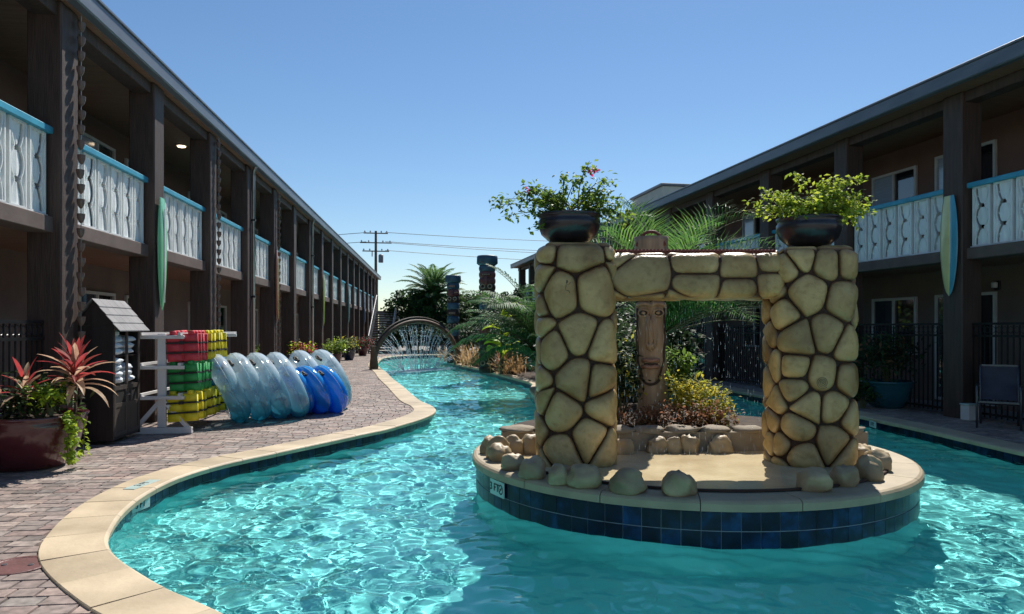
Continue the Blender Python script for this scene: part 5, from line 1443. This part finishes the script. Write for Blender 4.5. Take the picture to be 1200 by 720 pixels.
for i, (px, py, r_, h_, m, lab) in enumerate(((548,423,.9,1.9,'lf_dark','dark shrub between the two totem poles'),(588,428,1.0,2.2,'lf_dark','dark shrub behind the striped totem pole'),(606,434,.8,1.6,'lf_dark','dark low shrub under the big palm clump'),
      (616,436,.9,1.9,'lf_tree','green shrub at the foot of the big palm clump'))):
    p = gnd(px, py); p.y += 2.2; bush('shrub', lab, 'shrub', (p.x, p.y, 0), r_, r_, h_, 1000, M[m], .12, .2, seed=40+i)
p = at(588, 385, 24.6); p.z = 0
t = thing('banana_plant', 'plant with big bright sunlit green leaves beside the striped totem', 'plant', p); rr = random.Random(2)
for i in range(14):
    mb = MB(); leaf_strap(mb, (0,0,.5+.11*i), rr.uniform(0,6.28), R(rr.uniform(30,70)), rr.uniform(.8,1.3), .42, 1.5, 8); mb.build('leaf', M['lf_lime'], t)
MB().tube([(0,0,-.02),(0,.02,.9),(.02,0,1.8)], [.07,.06,.04], 8).build('stem', M['bark'], t)
# dark planting behind the archway and along the right channel
for i, (X_, Y_, r_, h_, m, lab) in enumerate(((1.9,16.5,.9,2.3,'lf_dark','dark shrub behind the tiki pole on the strip'),(3.1,15.2,.7,1.8,'lf_dark','dark shrub at the near right edge of the planted strip'),(2.6,17.5,.9,1.9,'lf_dark','dark shrub right of centre on the planted strip'),
      (1.2,15.2,.6,1.9,'lf_dark','narrow dark shrub behind the left rock pillar'),(2.4,20.5,1.2,2.4,'lf_tree','broad shrub midway along the planted strip'),(1.4,24,1.4,2.6,'lf_dark','large dark shrub farther along the planted strip'),(.2,29,1.5,2.8,'lf_dark','large shrub at the far part of the planted strip'))):
    bush('shrub', lab, 'shrub', (X_, Y_, 0), r_, r_, h_, 1300, M[m], .12, .22, seed=60+i)

# right deck: teal planter, patio chair, box
tp_ = Vector((7.62, 14.55, 0)); t = thing('planter_pot', 'large teal glazed planter pot on the right deck beside the rock pillar', 'planter pot', tp_)
MB().lathe([(r_*.8,z_*.95) for r_,z_ in [(.34,0),(.42,.05),(.54,.25),(.60,.46),(.62,.52),(.65,.54),(.65,.57),(.60,.57),(.57,.50),(.001,.50)]], 40, cap=False).build('pot', M['teal'], t, True)
bush('potted_shrub', 'dark shaded shrub growing in the teal planter pot', 'potted plant', (tp_.x, tp_.y, .5), .75, .6, 1.0, 1100, M['lf_dark'], .06, .15, seed=91, m2=M['lf_brown'], frac=.12)
bush('potted_shrub', 'lighter green plant spilling at the left of the teal planter pot', 'potted plant', (tp_.x-.6, tp_.y-.2, .0), .35, .3, .7, 380, M['lf_tree'], .05, .12, seed=93)
def chair(p, rz, label):
    t = thing('patio_chair', label, 'patio chair', p, rz)
    for s in (-1, 1):
        MB().tube([(s*.29,-.28,0),(s*.29,-.27,.60),(s*.29,-.24,.655),(s*.29,-.16,.67),(s*.29,.18,.64),(s*.29,.24,.60)], .018, 8).build('arm_frame', M['chair'], t, True)
        MB().tube([(s*.26,.38,0),(s*.26,.24,.40),(s*.26,.30,.62),(s*.26,.42,.98)], .018, 8).build('back_leg', M['chair'], t, True)
        MB().bbox(s*.29-.028, s*.29+.028, -.22,.16,.672,.69,.005).build('armrest', M['metal_black'], t)
    mb = MB(); n_ = 10; vs = []
    for i in range(n_+1):
        u = i/n_; y = -.28+.54*u; z = .42-.04*math.sin(math.pi*u)-.02*u
        vs += [(-.26,y,z),(.26,y,z),(-.26,y,z-.01),(.26,y,z-.01)]
    mb.add(vs, [(i*4,i*4+1,i*4+5,i*4+4) for i in range(n_)] + [(i*4+2,i*4+6,i*4+7,i*4+3) for i in range(n_)] + [(0,2,3,1)]); mb.build('seat', M['hull'], t, True)
    mb = MB(); vs = []
    for i in range(n_+1):
        u = i/n_; y = .25+.17*u+.03*math.sin(math.pi*u); z = .42+.56*u; vs += [(-.25,y,z),(.25,y,z),(-.25,y+.01,z),(.25,y+.01,z)]
    mb.add(vs, [(i*4,i*4+1,i*4+5,i*4+4) for i in range(n_)] + [(i*4+2,i*4+6,i*4+7,i*4+3) for i in range(n_)]); mb.build('backrest', M['hull'], t, True)
    MB().bar((-.27,-.28,.42),(.27,-.28,.42),.03).build('front_bar', M['chair'], t); MB().bar((-.25,.42,.98),(.25,.42,.98),.03).build('top_bar', M['chair'], t)
    return t
chair(Vector((7.88, 11.6, 0)), R(-35), 'grey mesh patio chair with curved metal arms on the shaded right deck')
p = Vector((7.98, 12.5, 0)); t = thing('deck_box', 'small pale grey box on the right deck behind the patio chair', 'box', p, RT)
MB().bbox(-.11,.11,-.09,.09,0,.26,.01).build('body', M['white'], t); MB().bbox(-.12,.12,-.10,.10,.261,.29,.008).build('lid', M['mark'], t)

# ------------------------------------------------------------ background
def tree(X_, Y_, h_, r_, m, label, seed, n=5200, name='tree', leaf=.30):
    rr = random.Random(seed); t = thing(name, label, 'tree', (X_, Y_, 0)); tr, lf = MB(), MB()
    tr.tube([(0,0,-.1),(.05,0,h_*.25),(-.05,.05,h_*.5),(0,0,h_*.75)], [.22,.17,.13,.05], 8)
    cl = []
    for i in range(16):
        a = rr.uniform(0,6.28); q = rr.uniform(.2,1); c = Vector((r_*q*math.cos(a), r_*q*math.sin(a), h_*rr.uniform(.32,.92)*(1-.15*q))); cl.append((c, rr.uniform(.22,.42)*r_))
        tr.tube([(0,0,h_*.3), (c.x*.5, c.y*.5, h_*.3+(c.z-h_*.3)*.6), tuple(c)], [.09,.06,.02], 5, cap=False)
    for i in range(n):
        c, s = rr.choice(cl); v = Vector((rr.gauss(0,1), rr.gauss(0,1), rr.gauss(0,1))).normalized()*s*rr.random()**.4*Vector((1,1,.75)).length/1.6
        lf.leaf(c+v, (rr.gauss(0,1), rr.gauss(0,1), rr.gauss(0,.8)), (rr.gauss(0,.5), rr.gauss(0,.5), 1), leaf*rr.uniform(.6,1.2), leaf*.6, .3)
    tr.build('trunk', M['bark'], t, True); lf.build('crown', m, t); return t
tree(-7.2, 50, 4.6, 2.0, M['lf_tree'], 'green round tree just right of the far stairs', 1)
tree(-5.2, 54, 4.4, 2.3, M['lf_dark'], 'dark bushy tree behind the fountain arch, left of its middle', 2)
tree(-3.2, 50, 4.0, 2.0, M['lf_tree'], 'green tree behind the right half of the fountain arch', 3)
tree(-1.2, 47, 4.0, 2.0, M['lf_tree'], 'green tree between the two totem poles in the distance', 4)
tree(.8, 49, 4.4, 2.2, M['lf_tree'], 'green tree behind the striped totem pole', 5)
tree(3.2, 52, 4.6, 2.4, M['lf_dark'], 'dark tree behind the big palm clump', 6)
for i, (X_, lab) in enumerate(((-7.6,'low hedge shrub by the far stairs, leftmost'),(-6.1,'low hedge shrub behind the arch, second from the left'),(-4.6,'low hedge shrub behind the middle of the arch'),(-3.1,'low hedge shrub behind the arch, right of the middle'),(-1.7,'low hedge shrub right of the arch in the distance'),(-.3,'low hedge shrub near the striped totem in the distance'),(1.2,'low hedge shrub right of the striped totem in the distance'))):
    bush('hedge_shrub', lab, 'shrub', (X_, 46.3, 0), 1.0, .8, 1.9, 900, M['lf_dark'], .16, .24, seed=110+i, stems=6)
st = []
rr = random.Random(9)
for i in range(52):
    az = i*137.5; el = 82-117*(i/52)+rr.uniform(-6,6); st.append((Vector((0,0,4.0)), R(az), R(el), rr.uniform(2.6,3.2), .60, 40, 1.1 if el > 20 else .5, .35, .09, 0, .04))
palm_cluster('date_palm', 'date palm with a full round crown rising above the fountain arch', 'palm', (-5.6, 51, 0), st, M['lf_date'],
             trunk=MB().lathe([(.30,-.05),(.26,.5),(.24,2.2),(.27,3.4),(.34,3.9),(.2,4.2)], 14, wob=.06))
# neighbouring low building and fence beyond the pool
t = thing('far_building', 'low pale building beyond the trees at the end of the pool', 'building', (-4, 70, 0))
MB().bbox(-9,14,0,8,0,3.0,.05).build('wall', M['rooftop'], t); MB().bbox(-9.3,14.3,-.3,8.3,3.01,3.25,.05).build('roof', M['roof'], t)
for i in range(7):
    f = MB().box(-8+i*3,-6.8+i*3,-.04,.02,1,2.2).build('window', M['frame'], t); MB().box(-7.92+i*3,-6.88+i*3,-.055,-.045,1.08,2.12).build('pane', M['pane_dark'], f)

# utility pole and wires
up = Vector((-11.4, 60, 0)); t = thing('utility_pole', 'wooden utility pole with crossarms and a transformer above the left wing', 'utility pole', up, R(10))
MB().tube([(0,0,-.1),(0,0,9.75)], [.16,.10], 10).build('pole', M['bark'], t)
for z, w_ in ((9.55,2.0),(8.75,2.6),(8.05,2.2)):
    MB().box(-w_/2, w_/2, -.14,-.07, z-.045, z+.04).build('crossarm', M['bark'], t)
    for s in (-.9,-.45,.45,.9): MB().lathe([(.05,0),(.07,.05),(.03,.14)], 8, (s*w_/2*1.0, -.11, z+.06)).build('insulator', M['steel'], t)
MB().lathe([(.17,0),(.2,.05),(.2,.62),(.12,.70)], 12, (.42,-.05,7.1)).build('transformer', M['fascia'], t)
MB().lathe([(.05,0),(.05,.5)], 8, (-.3,-.05,7.6)).build('fuse_holder', M['steel'], t)
for i, (z, y0, z2, lab) in enumerate(((9.62,-.1,9.9,'topmost power line running right from the utility pole'),(8.85,-.1,8.9,'second power line from the top, running right from the pole'),(8.82,.3,8.5,'third power line from the top, running right from the pole'),(8.12,-.1,7.9,'lowest power line running right from the utility pole'))):
    a = Vector((up.x+.8, up.y+y0, z)); b_ = Vector((36, 78+i*2, z2+1.2)); pts = []
    for k in range(25):
        u = k/24; q = a.lerp(b_, u); q.z -= 1.1*4*u*(1-u)*.55; pts.append(q)
    tag(MB().tube(pts, .022, 4).build('power_line', M['metal_black']), lab, 'power line', 'power lines')
for i, (z, lab) in enumerate(((9.62,'power line running left from the top of the utility pole'),(8.85,'power line running left from the middle crossarm of the pole'))):
    a = Vector((up.x-.8, up.y, z)); b_ = Vector((-60, 72, z+.8)); pts = []
    for k in range(20):
        u = k/19; q = a.lerp(b_, u); q.z -= 1.3*4*u*(1-u)*.55; pts.append(q)
    tag(MB().tube(pts, .022, 4).build('power_line', M['metal_black']), lab, 'power line', 'power lines')

# ------------------------------------------------------------ light through the water
try:
    sun_d.cycles.is_caustics_light = True
    water.cycles.is_caustics_caster = True
    for o in bpy.data.objects:
        if o.name in ('pool_floor','pool_wall','planter_strip','island_wall','waterline_tiles','waterline_tiles.001','soil'): o.cycles.is_caustics_receiver = True
except Exception as ex: print('caustics', ex)
